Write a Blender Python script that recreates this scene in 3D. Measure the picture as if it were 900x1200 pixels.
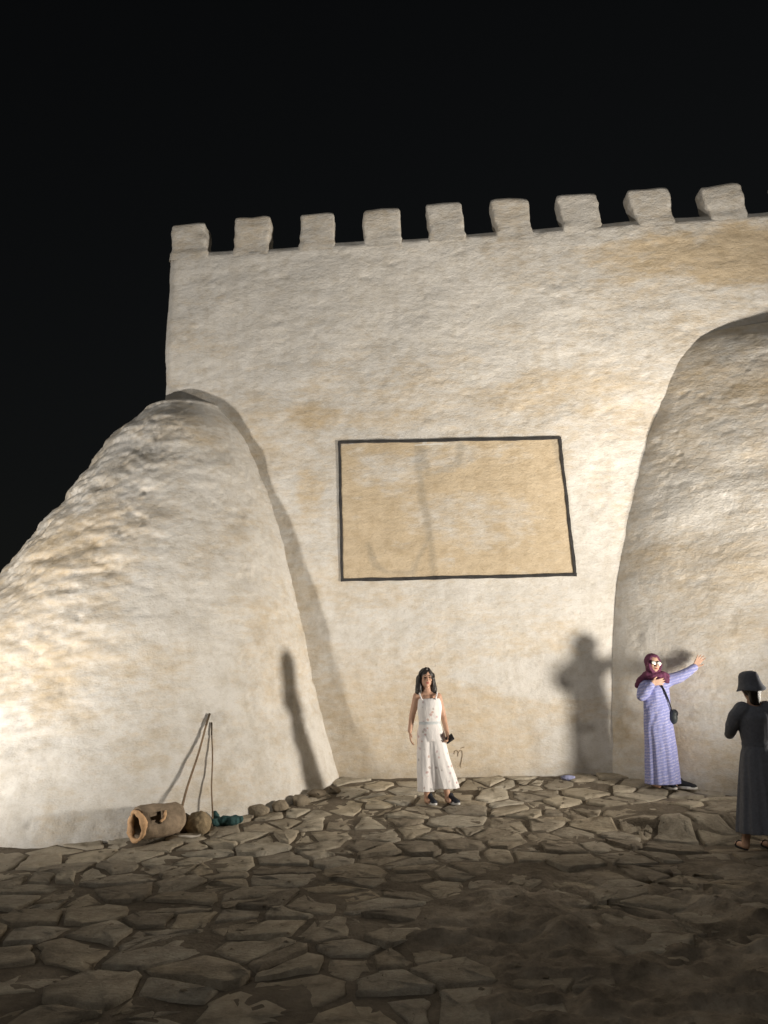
import bpy, bmesh, math, random
import numpy as np
from mathutils import Vector, Matrix, Euler
R = math.radians
random.seed(7)
for o in list(bpy.data.objects): bpy.data.objects.remove(o)
SC = bpy.context.scene
COL = SC.collection

# ------------------------------------------------------------------ camera
CAM_H = 1.55
cam = bpy.data.cameras.new('camera'); camo = bpy.data.objects.new('camera', cam); COL.objects.link(camo)
cam.sensor_fit = 'VERTICAL'; cam.sensor_height = 36; cam.sensor_width = 27; cam.lens = 27.0
cam.clip_start = .05; cam.clip_end = 2000
CM = (Matrix.Rotation(R(4.5), 3, 'Z') @ Matrix.Rotation(R(90 + 13.5), 3, 'X') @ Matrix.Rotation(R(-1.4), 3, 'Z'))
camo.matrix_world = Matrix.Translation((0, 0, CAM_H)) @ CM.to_4x4()
SC.camera = camo
# ------------------------------------------------------------------ night sky
W = bpy.data.worlds.new('World'); SC.world = W; W.use_nodes = True
wn = W.node_tree; wn.nodes.clear()
sky = wn.nodes.new('ShaderNodeTexSky'); sky.sky_type = 'NISHITA'; sky.sun_disc = False
sky.sun_elevation = R(3); sky.sun_rotation = R(200); sky.dust_density = 2.0
hs = wn.nodes.new('ShaderNodeHueSaturation'); hs.inputs['Saturation'].default_value = .35
bg = wn.nodes.new('ShaderNodeBackground'); bg.inputs['Strength'].default_value = .004
out = wn.nodes.new('ShaderNodeOutputWorld')
wn.links.new(sky.outputs[0], hs.inputs['Color']); wn.links.new(hs.outputs[0], bg.inputs[0]); wn.links.new(bg.outputs[0], out.inputs[0])
# faint glow of the town / moon behind the camera, very weak
sl = bpy.data.lights.new('moon', 'SUN'); sl.energy = .34; sl.angle = R(35); sl.color = (1.0, .97, .92)
slo = bpy.data.objects.new('moon', sl); COL.objects.link(slo)
slo.rotation_euler = Vector((.30, .50, -.72)).to_track_quat('-Z', 'Y').to_euler()
# ------------------------------------------------------------------ view
SC.view_settings.view_transform = 'Standard'; SC.view_settings.look = 'None'
SC.view_settings.exposure = 0; SC.view_settings.gamma = 1; SC.view_settings.use_curve_mapping = False
SC.render.engine = 'CYCLES'
# floodlight table: place, aim, watts, colour, cone
FLOODS = [
    ('floodlight', (4.20, 7.74), (-4.0, 10.5, 6.7), 3250, (1.0, .91, .79), 146, .23, 28.0),
    ('floodlight', (-6.1, 4.8), (-4.6, 10.5, 5.0), 1600, (1.0, .93, .84), 130, .15, 6.0),
    ('floodlight', (5.9, 7.1), (3.9, 10.5, 7.4), 2600, (1.0, .91, .79), 84, .15, 8.0),  # added fill lamp, only there to brighten the upper right wall
]

# ================================================================== helpers
def hsh(ix, iy, iz, seed):
    h = (ix.astype(np.uint32) * np.uint32(374761393) + iy.astype(np.uint32) * np.uint32(668265263)
         + iz.astype(np.uint32) * np.uint32(2147483647) + np.uint32(seed * 1013904223 & 0xffffffff))
    h = (h ^ (h >> np.uint32(13))) * np.uint32(1274126177)
    h = (h ^ (h >> np.uint32(16))) * np.uint32(2246822519)
    h = h ^ (h >> np.uint32(15))
    return h.astype(np.float64) / 2147483648.0 - 1.0

def vnoise(P, seed=0):
    with np.errstate(over='ignore'):
        I = np.floor(P).astype(np.int64); F = P - I
        F = F * F * F * (F * (F * 6 - 15) + 10)
        res = 0
        for dx in (0, 1):
            wx = F[..., 0] if dx else 1 - F[..., 0]
            for dy in (0, 1):
                wy = F[..., 1] if dy else 1 - F[..., 1]
                for dz in (0, 1):
                    wz = F[..., 2] if dz else 1 - F[..., 2]
                    res = res + wx * wy * wz * hsh(I[..., 0] + dx, I[..., 1] + dy, I[..., 2] + dz, seed)
    return res

def fbm(P, octv=4, gain=.5, seed=0, ridged=False):
    P = np.asarray(P, float); a = 1.0; s = 0; t = 0
    for k in range(octv):
        n = vnoise(P + 17.3 * k, seed + k)
        if ridged: n = 1 - 2 * np.abs(n)
        s = s + a * n; t += a
        a *= gain; P = P * 2.03
    return s / t

def smooth(a, b, x):
    t = np.clip((x - a) / (b - a), 0, 1); return t * t * (3 - 2 * t)

def link(o, parent=None):
    COL.objects.link(o)
    if parent is not None: o.parent = parent
    return o

def mobj(name, me, mat=None, parent=None):
    o = bpy.data.objects.new(name, me)
    if mat is not None:
        me.materials.clear(); me.materials.append(mat)
    return link(o, parent)

def tag(o, label=None, cat=None, group=None, kind=None):
    if label: o['label'] = label
    if cat: o['category'] = cat
    if group: o['group'] = group
    if kind: o['kind'] = kind
    return o

def empty(name, loc, label, cat, rz=0, group=None):
    o = bpy.data.objects.new(name, None); COL.objects.link(o)
    o.location = loc; o.rotation_euler = (0, 0, rz); o.empty_display_size = .1
    return tag(o, label, cat, group)

def mesh_from(name, V, F, smoothed=True):
    me = bpy.data.meshes.new(name)
    me.from_pydata([tuple(v) for v in V], [], F); me.update()
    if smoothed: me.polygons.foreach_set('use_smooth', [True] * len(me.polygons))
    return me

def grid_mesh(name, V, close_u=False):
    """V[nr, nc, 3] -> quad grid, fast"""
    nr, nc = V.shape[:2]
    idx = np.arange(nr * nc).reshape(nr, nc)
    if close_u: idx = np.concatenate([idx, idx[:, :1]], 1)
    q = np.stack([idx[:-1, :-1], idx[:-1, 1:], idx[1:, 1:], idx[1:, :-1]], -1).reshape(-1, 4)
    me = bpy.data.meshes.new(name)
    me.vertices.add(nr * nc); me.vertices.foreach_set('co', V.reshape(-1).astype(np.float32))
    n = len(q)
    me.loops.add(n * 4); me.loops.foreach_set('vertex_index', q.reshape(-1).astype(np.int32))
    me.polygons.add(n); me.polygons.foreach_set('loop_start', np.arange(0, n * 4, 4, dtype=np.int32))
    me.polygons.foreach_set('use_smooth', np.ones(n, bool))
    me.update(calc_edges=True); me.validate()
    return me

def set_attr(me, name, arr):
    a = me.attributes.new(name, 'FLOAT', 'POINT'); a.data.foreach_set('value', np.asarray(arr, np.float32).reshape(-1))

# ------------------------------------------------------------------ materials
def nmat(name):
    m = bpy.data.materials.new(name); m.use_nodes = True
    nt = m.node_tree; b = nt.nodes['Principled BSDF']
    return m, nt, b

def N(nt, t, **kw):
    n = nt.nodes.new(t)
    for k, v in kw.items():
        if k in n.inputs: n.inputs[k].default_value = v
        else: setattr(n, k, v)
    return n

def rgba(c): return (c[0], c[1], c[2], 1)

def mixc(nt, fac, a, b, mode='MIX'):
    n = nt.nodes.new('ShaderNodeMix'); n.data_type = 'RGBA'; n.blend_type = mode
    for sock, val in ((n.inputs[0], fac), (n.inputs[6], a), (n.inputs[7], b)):
        if hasattr(val, 'is_output'): nt.links.new(val, sock)
        elif isinstance(val, (int, float)): sock.default_value = val
        else: sock.default_value = rgba(val)
    return n.outputs[2]

def ramp(nt, src, stops):
    n = nt.nodes.new('ShaderNodeValToRGB'); e = n.color_ramp.elements
    while len(e) < len(stops): e.new(.5)
    for k, (p, c) in enumerate(stops):
        e[k].position = p; e[k].color = rgba(c) if not isinstance(c, (int, float)) else (c, c, c, 1)
    nt.links.new(src, n.inputs[0]); return n.outputs[0]

def objcoord(nt, scale=(1, 1, 1), rot=(0, 0, 0)):
    tc = nt.nodes.new('ShaderNodeTexCoord'); mp = nt.nodes.new('ShaderNodeMapping')
    mp.inputs['Scale'].default_value = scale; mp.inputs['Rotation'].default_value = rot
    nt.links.new(tc.outputs['Object'], mp.inputs[0]); return mp.outputs[0]

def noise(nt, co, scale, detail=6, rough=.6):
    n = N(nt, 'ShaderNodeTexNoise', Scale=scale, Detail=detail, Roughness=rough); nt.links.new(co, n.inputs['Vector']); return n.outputs[0]

def bump(nt, b, h, dist, strength=1.0, prev=None):
    n = N(nt, 'ShaderNodeBump', Strength=strength, Distance=dist); nt.links.new(h, n.inputs['Height'])
    if prev is not None: nt.links.new(prev, n.inputs['Normal'])
    nt.links.new(n.outputs[0], b.inputs['Normal']); return n.outputs[0]

def simple(name, col, rough=.7, var=.15, scale=20, bdist=.002, metallic=0, spec=.3, stretch=(1, 1, 1)):
    m, nt, b = nmat(name); co = objcoord(nt, stretch)
    n = noise(nt, co, scale)
    lo = tuple(c * (1 - var) for c in col); hi = tuple(min(1, c * (1 + var)) for c in col)
    nt.links.new(ramp(nt, n, [(.3, lo), (.7, hi)]), b.inputs['Base Color'])
    b.inputs['Roughness'].default_value = rough; b.inputs['Metallic'].default_value = metallic
    b.inputs['Specular IOR Level'].default_value = spec
    if bdist: bump(nt, b, n, bdist)
    return m

def plaster(name):
    m, nt, b = nmat(name)
    a = N(nt, 'ShaderNodeAttribute', attribute_name='tone'); g = N(nt, 'ShaderNodeAttribute', attribute_name='grime')
    co = objcoord(nt); st = objcoord(nt, (1, 1, 2.6))
    white = mixc(nt, noise(nt, co, 1.7, 5), (.66, .64, .60), (.80, .775, .73))
    ochre = mixc(nt, noise(nt, st, 2.3, 6), (.56, .46, .32), (.73, .61, .445))
    # broken edge of the whitewash
    n1 = noise(nt, st, 5.5, 9, .68)
    ad = N(nt, 'ShaderNodeMath', operation='ADD'); nt.links.new(a.outputs['Fac'], ad.inputs[0])
    sb = N(nt, 'ShaderNodeMath', operation='MULTIPLY_ADD'); nt.links.new(n1, sb.inputs[0]); sb.inputs[1].default_value = 1.3; sb.inputs[2].default_value = -.65
    nt.links.new(sb.outputs[0], ad.inputs[1])
    fac = ramp(nt, ad.outputs[0], [(.22, 0.0), (.85, 1.0)])
    c = mixc(nt, fac, white, ochre)
    gr = mixc(nt, noise(nt, co, 9, 6), (.30, .27, .22), (.42, .38, .31))
    c = mixc(nt, g.outputs['Fac'], c, gr)
    # fine straw specks and stains
    sp = ramp(nt, noise(nt, st, 38, 4, .7), [(.30, .70), (.48, 1.0)])
    c = mixc(nt, .55, c, sp, 'MULTIPLY')
    dr = ramp(nt, noise(nt, objcoord(nt, (3.2, 3.2, .30)), 1.6, 6, .62), [(.36, (.80, .77, .72)), (.56, (1, 1, 1))])
    c = mixc(nt, .28, c, dr, 'MULTIPLY')
    bl = ramp(nt, noise(nt, co, 6.5, 8, .72), [(.34, (.76, .72, .65)), (.55, (1, 1, 1))])
    c = mixc(nt, .6, c, bl, 'MULTIPLY')
    nt.links.new(c, b.inputs['Base Color'])
    b.inputs['Roughness'].default_value = .95; b.inputs['Specular IOR Level'].default_value = .12
    p = bump(nt, b, noise(nt, objcoord(nt, (1, 1, 1.5)), 10, 9, .66), .018, .8)
    bump(nt, b, noise(nt, co, 48, 6, .7), .007, .8, p)
    return m

M_plaster = plaster('mud_plaster')

def stone_mat(name, c1, c2, c3):
    m, nt, b = nmat(name); co = objcoord(nt)
    oi = nt.nodes.new('ShaderNodeObjectInfo')
    base = ramp(nt, noise(nt, co, 5.0, 10, .72), [(.30, c1), (.5, c2), (.68, c3)])
    tint = ramp(nt, oi.outputs['Random'], [(0, (.48, .46, .44)), (.35, (.80, .76, .70)), (.65, (.86, .87, .88)), (1, (1.0, .95, .86))])
    c = mixc(nt, .8, base, tint, 'MULTIPLY')
    nt.links.new(c, b.inputs['Base Color'])
    b.inputs['Roughness'].default_value = .85; b.inputs['Specular IOR Level'].default_value = .25
    p = bump(nt, b, noise(nt, objcoord(nt, (1, 1.8, 1)), 8, 9, .66), .045, 1.0)
    bump(nt, b, noise(nt, co, 50, 6, .7), .010, .9, p)
    return m

M_stone = stone_mat('flagstone', (.24, .205, .155), (.40, .35, .275), (.54, .485, .39))
M_stone_lit = stone_mat('dusty_lit_flagstone', (.36, .315, .245), (.54, .485, .39), (.66, .605, .50))  # dust tone raised: brightness of the floodlit strip painted into the colour
M_rubble = stone_mat('rubble', (.22, .18, .13), (.33, .28, .21), (.44, .38, .29))
def soil_mat():
    m, nt, b = nmat('trodden_earth'); co = objcoord(nt)
    a = N(nt, 'ShaderNodeAttribute', attribute_name='rock')
    soil = ramp(nt, noise(nt, co, 5, 8, .7), [(.3, (.085, .07, .052)), (.7, (.19, .158, .118))])
    rock = ramp(nt, noise(nt, co, 2.2, 9, .68), [(.34, (.10, .083, .062)), (.5, (.27, .225, .17)), (.66, (.44, .38, .30))])
    nt.links.new(mixc(nt, a.outputs['Fac'], soil, rock), b.inputs['Base Color'])
    b.inputs['Roughness'].default_value = .92; b.inputs['Specular IOR Level'].default_value = .15
    p = bump(nt, b, noise(nt, co, 9, 9, .66), .06, .9)
    bump(nt, b, noise(nt, co, 60, 5, .65), .008, .8, p)
    return m
M_soil = soil_mat()
M_frame = simple('dark_frame_paint', (.045, .043, .042), .6, .35, 14, .003)
M_terra = simple('terracotta_dusty', (.29, .225, .16), .95, .5, 6, .03)
M_terra_in = simple('terracotta_pale_break', (.72, .46, .26), .9, .18, 14, .006)
M_wood = simple('weathered_wood', (.20, .145, .095), .8, .35, 30, .002, stretch=(1, 1, .08))
M_bristle = simple('brown_bristle', (.10, .075, .05), .95, .4, 60, .004, stretch=(1, 1, .1))
M_teal = simple('teal_cloth', (.040, .095, .095), .85, .3, 25, .004)
M_mud = simple('dry_mud', (.27, .21, .13), .95, .4, 9, .03)
M_litterw = simple('pale_scrap', (.65, .60, .52), .8, .1, 20, .001)
M_litterb = simple('blue_scrap', (.30, .32, .50), .7, .35, 18, .002)
M_ink = simple('brown_scrawl', (.30, .235, .165), .9, .3, 40, 0)
M_skin = simple('skin', (.56, .34, .235), .55, .08, 14, .0008, spec=.4)
M_skin2 = simple('skin_light', (.58, .37, .27), .55, .08, 14, .0008, spec=.4)
M_lip = simple('lips', (.45, .14, .12), .5, .1, 30, 0)
M_eye = simple('eye_dark', (.03, .022, .018), .25, .1, 30, 0, spec=.5)
M_hair = simple('black_hair', (.018, .014, .012), .45, .5, 60, .004, spec=.5, stretch=(1, 1, .12))
M_black = simple('black_rubber', (.02, .021, .025), .6, .3, 20, .001)
M_navy = simple('dark_canvas', (.030, .034, .045), .8, .3, 60, .001)
M_sole = simple('white_sole', (.72, .71, .69), .6, .1, 20, .001)
M_charcoal = simple('charcoal_cotton', (.16, .17, .20), .9, .15, 40, .002)
M_hat = simple('charcoal_hat_cotton', (.15, .16, .19), .9, .15, 50, .002)
M_scarf = simple('burgundy_scarf', (.15, .045, .095), .8, .35, 18, .003)
M_bag = simple('dark_bag', (.045, .055, .058), .5, .3, 18, .002)
M_metal = simple('lamp_housing', (.05, .05, .052), .5, .2, 20, .001, metallic=.6)
def glass_lens():
    m, nt, b = nmat('spectacle_lens_glint'); b.inputs['Base Color'].default_value = (.86, .85, .80, 1)  # pale base colour paints in the bright glint on the lenses
    b.inputs['Roughness'].default_value = .18; b.inputs['Metallic'].default_value = .25; return m
M_lens = glass_lens()
def lamp_glass():
    m, nt, b = nmat('lamp_glass'); b.inputs['Base Color'].default_value = (.9, .9, .9, 1)
    b.inputs['Emission Color'].default_value = (1, .92, .78, 1); b.inputs['Emission Strength'].default_value = 6; return m
M_lamp = lamp_glass()

def floral():
    m, nt, b = nmat('white_floral_cotton'); co = objcoord(nt)
    v = N(nt, 'ShaderNodeTexVoronoi', Scale=15.0, Randomness=1.0)
    wob = N(nt, 'ShaderNodeVectorMath', operation='ADD'); nz = N(nt, 'ShaderNodeTexNoise', Scale=18.0); nt.links.new(co, nz.inputs['Vector'])
    sc = N(nt, 'ShaderNodeVectorMath', operation='SCALE'); sc.inputs['Scale'].default_value = .035; nt.links.new(nz.outputs['Color'], sc.inputs[0])
    nt.links.new(co, wob.inputs[0]); nt.links.new(sc.outputs[0], wob.inputs[1]); nt.links.new(wob.outputs[0], v.inputs['Vector'])
    f = ramp(nt, v.outputs['Distance'], [(.16, .8), (.30, 0.0)])
    sep = nt.nodes.new('ShaderNodeSeparateColor'); nt.links.new(v.outputs['Color'], sep.inputs[0])
    fl = ramp(nt, sep.outputs[0], [(0, (.55, .34, .36)), (.4, (.62, .40, .33)), (.7, (.45, .45, .42)), (1, (.66, .46, .50))])
    c = mixc(nt, f, (.86, .835, .825), fl)
    nt.links.new(c, b.inputs['Base Color']); b.inputs['Roughness'].default_value = .85; b.inputs['Specular IOR Level'].default_value = .2
    bump(nt, b, noise(nt, objcoord(nt, (1, 1, .35)), 16, 4), .012)
    return m
M_floral = floral()
def lavender():
    m, nt, b = nmat('lavender_print'); co = objcoord(nt, (1, 1, 1), (0, R(14), 0))
    w = N(nt, 'ShaderNodeTexWave', wave_type='BANDS', bands_direction='Z', Scale=9.5, Distortion=4.0, Detail=3.0)
    w.inputs['Detail Scale'].default_value = 3.0; nt.links.new(co, w.inputs['Vector'])
    f = ramp(nt, w.outputs['Fac'], [(.45, 0.0), (.85, 1.0)])
    n = ramp(nt, noise(nt, co, 22, 3), [(.38, .25), (.62, 1.0)])
    ff = N(nt, 'ShaderNodeMath', operation='MULTIPLY'); nt.links.new(f, ff.inputs[0]); nt.links.new(n, ff.inputs[1])
    c = mixc(nt, ff.outputs[0], (.285, .31, .61), (.50, .50, .72))
    nt.links.new(c, b.inputs['Base Color']); b.inputs['Roughness'].default_value = .8; b.inputs['Specular IOR Level'].default_value = .25
    bump(nt, b, noise(nt, objcoord(nt, (1, 1, .3)), 14, 4), .012)
    return m
M_lav = lavender()

# ================================================================== ground profile
GY = np.array([-200, 0, 3.5, 5.2, 6.7, 7.6, 8.2, 9.2, 10.5, 14, 200.]); GZ = np.array([-.6, -.03, 0, .05, .11, .155, .20, .31, .51, .62, .8])
def g(x, y):
    x = np.asarray(x, float); y = np.asarray(y, float)
    z = (np.interp(y - .25, GY, GZ) + np.interp(y, GY, GZ) + np.interp(y + .25, GY, GZ)) / 3
    # low ledge running towards the right in front of the lit strip
    led = smooth(1.0, 2.2, x) * (1 - smooth(6, 8, x))
    yl = 8.35 + .12 * np.sin(x * 1.9) + .05 * np.sin(x * 5.1)
    z = z + led * (.085 * smooth(yl - .10, yl + .04, y) * (1 - smooth(yl + .5, yl + 1.3, y)) - .07 * (1 - smooth(yl - .02, yl + .05, y)) * smooth(yl - 1.0, yl - .3, y))
    return z
# where bare weathered rock covers the paving (near right)
def rockmask(x, y):
    x = np.asarray(x, float); y = np.asarray(y, float)
    n = .5 * fbm(np.stack([x * .9, y * .9, 0 * x], -1), 3, seed=41)
    return smooth(-.15, .30, (x + .1 + .35 * (5.2 - y)) * .55 + n) * (1 - smooth(6.3, 7.4, y + n))

# ================================================================== fortress wall
YW = 10.5; XL = -4.12; XR = 11.0; ZT = 8.40
fort = empty('fortress_wall', (0, YW, .5), 'tall cream plastered fortress wall with battlements and bulging battered buttresses', 'wall')
def fpart(name, me, mat, label=None):
    for v in (): pass
    o = mobj(name, me, mat); o.parent = fort; o.matrix_parent_inverse = Matrix.Translation((0, -YW, -.5))
    if label: o['label'] = label
    return o

def blob(X, Z, cx, cz, rx, rz, nz):
    d = ((X - cx) / rx) ** 2 + ((Z - cz) / rz) ** 2
    return np.clip(1.25 - d + nz, 0, 1)

def wall_tone(X, Z, P):
    n = fbm(P * (.8, .8, 1.3), 4, seed=3); n2 = fbm(P * (2.2, 2.2, 5), 4, seed=5)
    t = .30 + .40 * n + .22 * n2
    t = t - .25 * smooth(6.0, 7.2, Z) * (1 - smooth(1.6, 2.6, X))           # greyer whitewash high up on the left
    t = np.maximum(t, .92 * blob(X, Z, 4.6, 7.75, 2.5, .62, .5 * n2))         # bare tan patch under the right merlons
    t = np.maximum(t, .85 * blob(X, Z, -1.85, 5.55, .55, .33, .6 * n2))
    t = np.maximum(t, .62 * blob(X, Z, -.6, 5.45, 1.1, .25, .7 * n2))
    t = np.maximum(t, .60 * blob(X, Z, 1.6, 5.75, 1.3, .45, .9 * n2))
    t = np.maximum(t, .70 * blob(X, Z, -1.9, 4.4, .3, .5, .9 * n2))
    t = np.maximum(t, .66 * blob(X, Z, 2.1, 4.0, .18, .7, .9 * n2))
    t = np.maximum(t, .62 * blob(X, Z, -.1, 1.3, 2.4, 1.3, .8 * n))
    t = t - .6 * blob(X, Z, 1.2, 1.75, 1.1, .3, .8 * n2) - .5 * blob(X, Z, 1.9, .9, .7, .25, .8 * n2)
    t = t - .5 * blob(X, Z, 2.0, 3.2, .35, 1.4, .6 * n2)
    return np.clip(t, 0, 1), np.clip(.10 * smooth(.2, .6, n) + .28 * (1 - smooth(.5, .75, Z + .1 * n2)), 0, 1)

def relief(P, rough=1.0, seed=0):
    big = fbm(P * (.45, .45, .55), 3, seed=11 + seed)
    st = fbm(P * (1.3, 1.3, 3.2), 4, seed=21 + seed)
    rd = fbm(P * (2.6, 2.6, 6.5), 4, .55, seed=31 + seed, ridged=True)
    pit = np.minimum(0, fbm(P * (5, 5, 9), 3, .5, seed=51 + seed) + .22)
    return .06 * big + rough * (.015 * st + .004 * rd + .022 * pit)

def build_wall():
    step = .03; rad = .14; T = 1.6
    path = []
    for y in np.arange(YW + T, YW + rad, -step * 2): path.append((0, y, -1, 0))
    for a in np.linspace(0, math.pi / 2, 7):
        path.append((rad - rad * math.cos(a), YW + rad - rad * math.sin(a), -math.cos(a), -math.sin(a)))
    for x in np.arange(rad + step, XR - XL, step): path.append((x, YW, 0, -1))
    path = np.array(path)
    zs = np.arange(-.3, ZT + .001, step)
    nr, nc = len(zs), len(path)
    X = np.repeat(path[None, :, 0], nr, 0); Y = np.repeat(path[None, :, 1], nr, 0); Z = np.repeat(zs[:, None], nc, 1)
    lean = .07 * (ZT - Z) / 2.4 * .5
    X = X + XL - lean + .05 * smooth(0, .5, X * 0) 
    # the parapet line undulates
    zt = ZT + .04 * fbm(np.stack([X * .9, Y * .9, 0 * X], -1), 3, seed=71) + .025 * smooth(2, 5, X)
    Z = np.where(Z > ZT - 1.0, ZT - 1.0 + (Z - ZT + 1.0) * (zt - ZT + 1.0), Z)
    P = np.stack([X, Y, Z], -1)
    d = relief(P)
    inpanel = smooth(-1.75, -1.4, X) * (1 - smooth(1.65, 2.0, X)) * smooth(2.85, 3.15, Z) * (1 - smooth(5.05, 5.35, Z))
    ins = smooth(-1.43, -1.38, X) * (1 - smooth(1.62, 1.68, X)) * smooth(3.14, 3.18, Z) * (1 - smooth(4.98, 5.02, Z))
    d = d * (1 - .92 * inpanel) - .05 * ins
    d = d + .05 * smooth(1.0, .45, Z) * 0
    d = d - .035 * smooth(ZT - .10, ZT, Z) ** 2                              # worn rounded top edge
    X = X + path[None, :, 2] * d; Y = Y + path[None, :, 3] * d
    V = np.stack([X, Y, Z], -1)
    tone, gr = wall_tone(X, Z, P)
    rows = [V]; tr = [tone]; gg = [gr]
    for dep in (.08, .5, 1.5):
        e = V[-1].copy(); e[:, 1] = np.where(path[:, 3] < -.5, e[:, 1] + dep, e[:, 1]); e[:, 0] = np.where(path[:, 3] >= -.5, e[:, 0] + min(dep, .3), e[:, 0])
        e[:, 2] += .02; rows.append(e[None]); tr.append(tone[-1:]); gg.append(gr[-1:])
    V = np.concatenate(rows, 0)
    me = grid_mesh('wall_face', V); set_attr(me, 'tone', np.concatenate(tr, 0)); set_attr(me, 'grime', np.concatenate(gg, 0))
    fpart('wall_face', me, M_plaster)
build_wall()

# merlons: one mesh each
def merlon(cx, w0, w1, h, lean, k):
    nu, nv = 64, 16
    th = np.linspace(0, 2 * math.pi, nu, endpoint=False)
    c, s = np.cos(th), np.sin(th); e = .19
    sx = np.sign(c) * np.abs(c) ** e; sy = np.sign(s) * np.abs(s) ** e
    rows = []
    rng = random.Random(k)
    hs_ = list(np.linspace(-.12, h - .05, nv)) + [h - .015, h, h + .004]
    for q, z in enumerate(hs_):
        t = max(0, z) / h; w = (w0 + (w1 - w0) * t) / 2 + .02 * max(0, 1 - max(0, z) / .09) ** 2; dd = .15 + .008 * max(0, 1 - max(0, z) / .09) ** 2
        sh = 1.0 if q < nv else (.95, .82, .0)[q - nv]
        rows.append(np.stack([cx + lean * t + sx * w * sh, YW + .15 + sy * dd * sh, np.full(nu, ZT + .01 + z)], -1))
    V = np.stack(rows, 0); P = V + k * 3.1
    d = .034 * fbm(P * 2.0, 3, seed=81) + .024 * fbm(P * (6, 6, 8), 4, seed=83)
    ctr = np.array([cx, YW + .15, 0])
    dirv = (V - ctr) * (1, 1, 0); dirv /= np.maximum(np.linalg.norm(dirv, axis=-1, keepdims=True), .02)
    V = V + dirv * d[..., None]; V[..., 2] += .03 * fbm(P * 3, 2, seed=85) * (V[..., 2] > ZT + h * .5)
    V[..., 2] += .025 * smooth(2, 5, V[..., 0])
    me = grid_mesh('merlon', V, True)
    tn = .28 + .3 * fbm(P * 1.2, 3, seed=87); set_attr(me, 'tone', np.clip(tn, 0, 1)); set_attr(me, 'grime', np.full(tn.shape, .16))
    fpart('merlon', me, M_plaster)
MER = [(-3.82, .56, .55, .52, -.01), (-2.81, .57, .58, .57, .01), (-1.77, .55, .56, .54, 0), (-.75, .56, .57, .54, 0), (.24, .52, .58, .57, -.03),
       (1.27, .52, .59, .55, -.05), (2.30, .56, .62, .54, -.06), (3.38, .52, .64, .54, -.09), (4.45, .52, .60, .50, -.08), (5.50, .54, .58, .52, -.05), (6.55, .54, .58, .52, -.05)]
for k, a in enumerate(MER): merlon(*a, k)

# ---------------- left corner bastion
BZ = np.array([-.3, .4, 1.42, 2.68, 3.65, 4.93, 5.5, 5.78]); BR = np.array([3.78, 3.46, 3.05, 2.52, 1.98, 1.36, 1.06, .82])
BCX = np.array([-4.95, -4.84, -4.69, -4.42, -4.17, -3.94, -3.89, -3.83]); BCO = np.array([.8, .8, .8, .72, .6, .5, .42, .38]); BCY = YW + .8
def bast_left(nz=210, nt=420):
    th = np.linspace(R(-205), R(8), nt)
    zs = np.concatenate([np.linspace(-.3, 5.78, nz), np.full(14, 5.78)])
    r = np.interp(zs, BZ, BR); cx = np.interp(zs, BZ, BCX)
    k = np.ones(15); r = np.convolve(np.pad(r, 7, 'edge'), k / 15, 'valid'); cx = np.convolve(np.pad(cx, 7, 'edge'), k / 15, 'valid')
    cyy = YW + np.interp(zs, BZ, BCO); r = r.copy(); zz = zs.copy()
    t = np.linspace(0, 1, 15)[1:]
    r[-14:] = .80 * r[nz - 1] * np.cos(t * math.pi / 2 * .999); zz[-14:] = zs[nz - 1] + .16 * np.sin(t * math.pi / 2)
    q_ = np.linspace(0, 1, 26); r[nz - 26:nz] *= 1 - .20 * q_ ** 2.6
    TH, ZZ = np.meshgrid(th, zz); RR = np.repeat(r[:, None], nt, 1); CX = np.repeat(cx[:, None], nt, 1)
    X = CX + RR * np.cos(TH); Y = cyy[:, None] + RR * np.sin(TH)
    P = np.stack([X, Y, ZZ], -1)
    left = smooth(R(-66), R(-92), TH + .10 * fbm(P * (1.5, 1.5, 1.0), 3, seed=129))                                         # weathered left half is much rougher
    d = relief(P, 1.6 + 3.2 * left, 100) + .05 * fbm(P * .8, 3, seed=131)
    d = d + (.25 + .75 * left) * (.050 * fbm(P * (3.0, 3.0, 6), 5, .6, seed=133) + .050 * np.minimum(0, fbm(P * (8, 8, 11), 3, seed=135) + .1) - .012) * smooth(.0, 1.5, RR)
    d = d * smooth(0, .8, RR)
    X = X + np.cos(TH) * d; Y = Y + np.sin(TH) * d; Z = ZZ - .15 * d
    V = np.stack([X, Y, Z], -1)
    n = fbm(P * (.9, .9, 1.1), 4, seed=141); n2 = fbm(P * (2.5, 2.5, 3), 4, seed=143)
    tone = .42 + .42 * n + .26 * n2 - .15 * (1 - left)
    tone += left * (.18 * smooth(1.2, 2.0, Z) * (1 - smooth(3.0, 4.6, Z)) - .55 * (1 - smooth(.9, 1.8, Z + .35 * n2)))
    gr = .12 * smooth(.1, .5, n2) + .30 * left * smooth(4.0, 5.4, Z + .6 * n2) * smooth(.0, .3, n2 + .15)
    me = grid_mesh('buttress', V); set_attr(me, 'tone', np.clip(tone, 0, 1)); set_attr(me, 'grime', np.clip(gr, 0, .8))
    fpart('buttress', me, M_plaster, 'rough cone-shaped corner buttress bulging out on the left')
bast_left()

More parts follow.
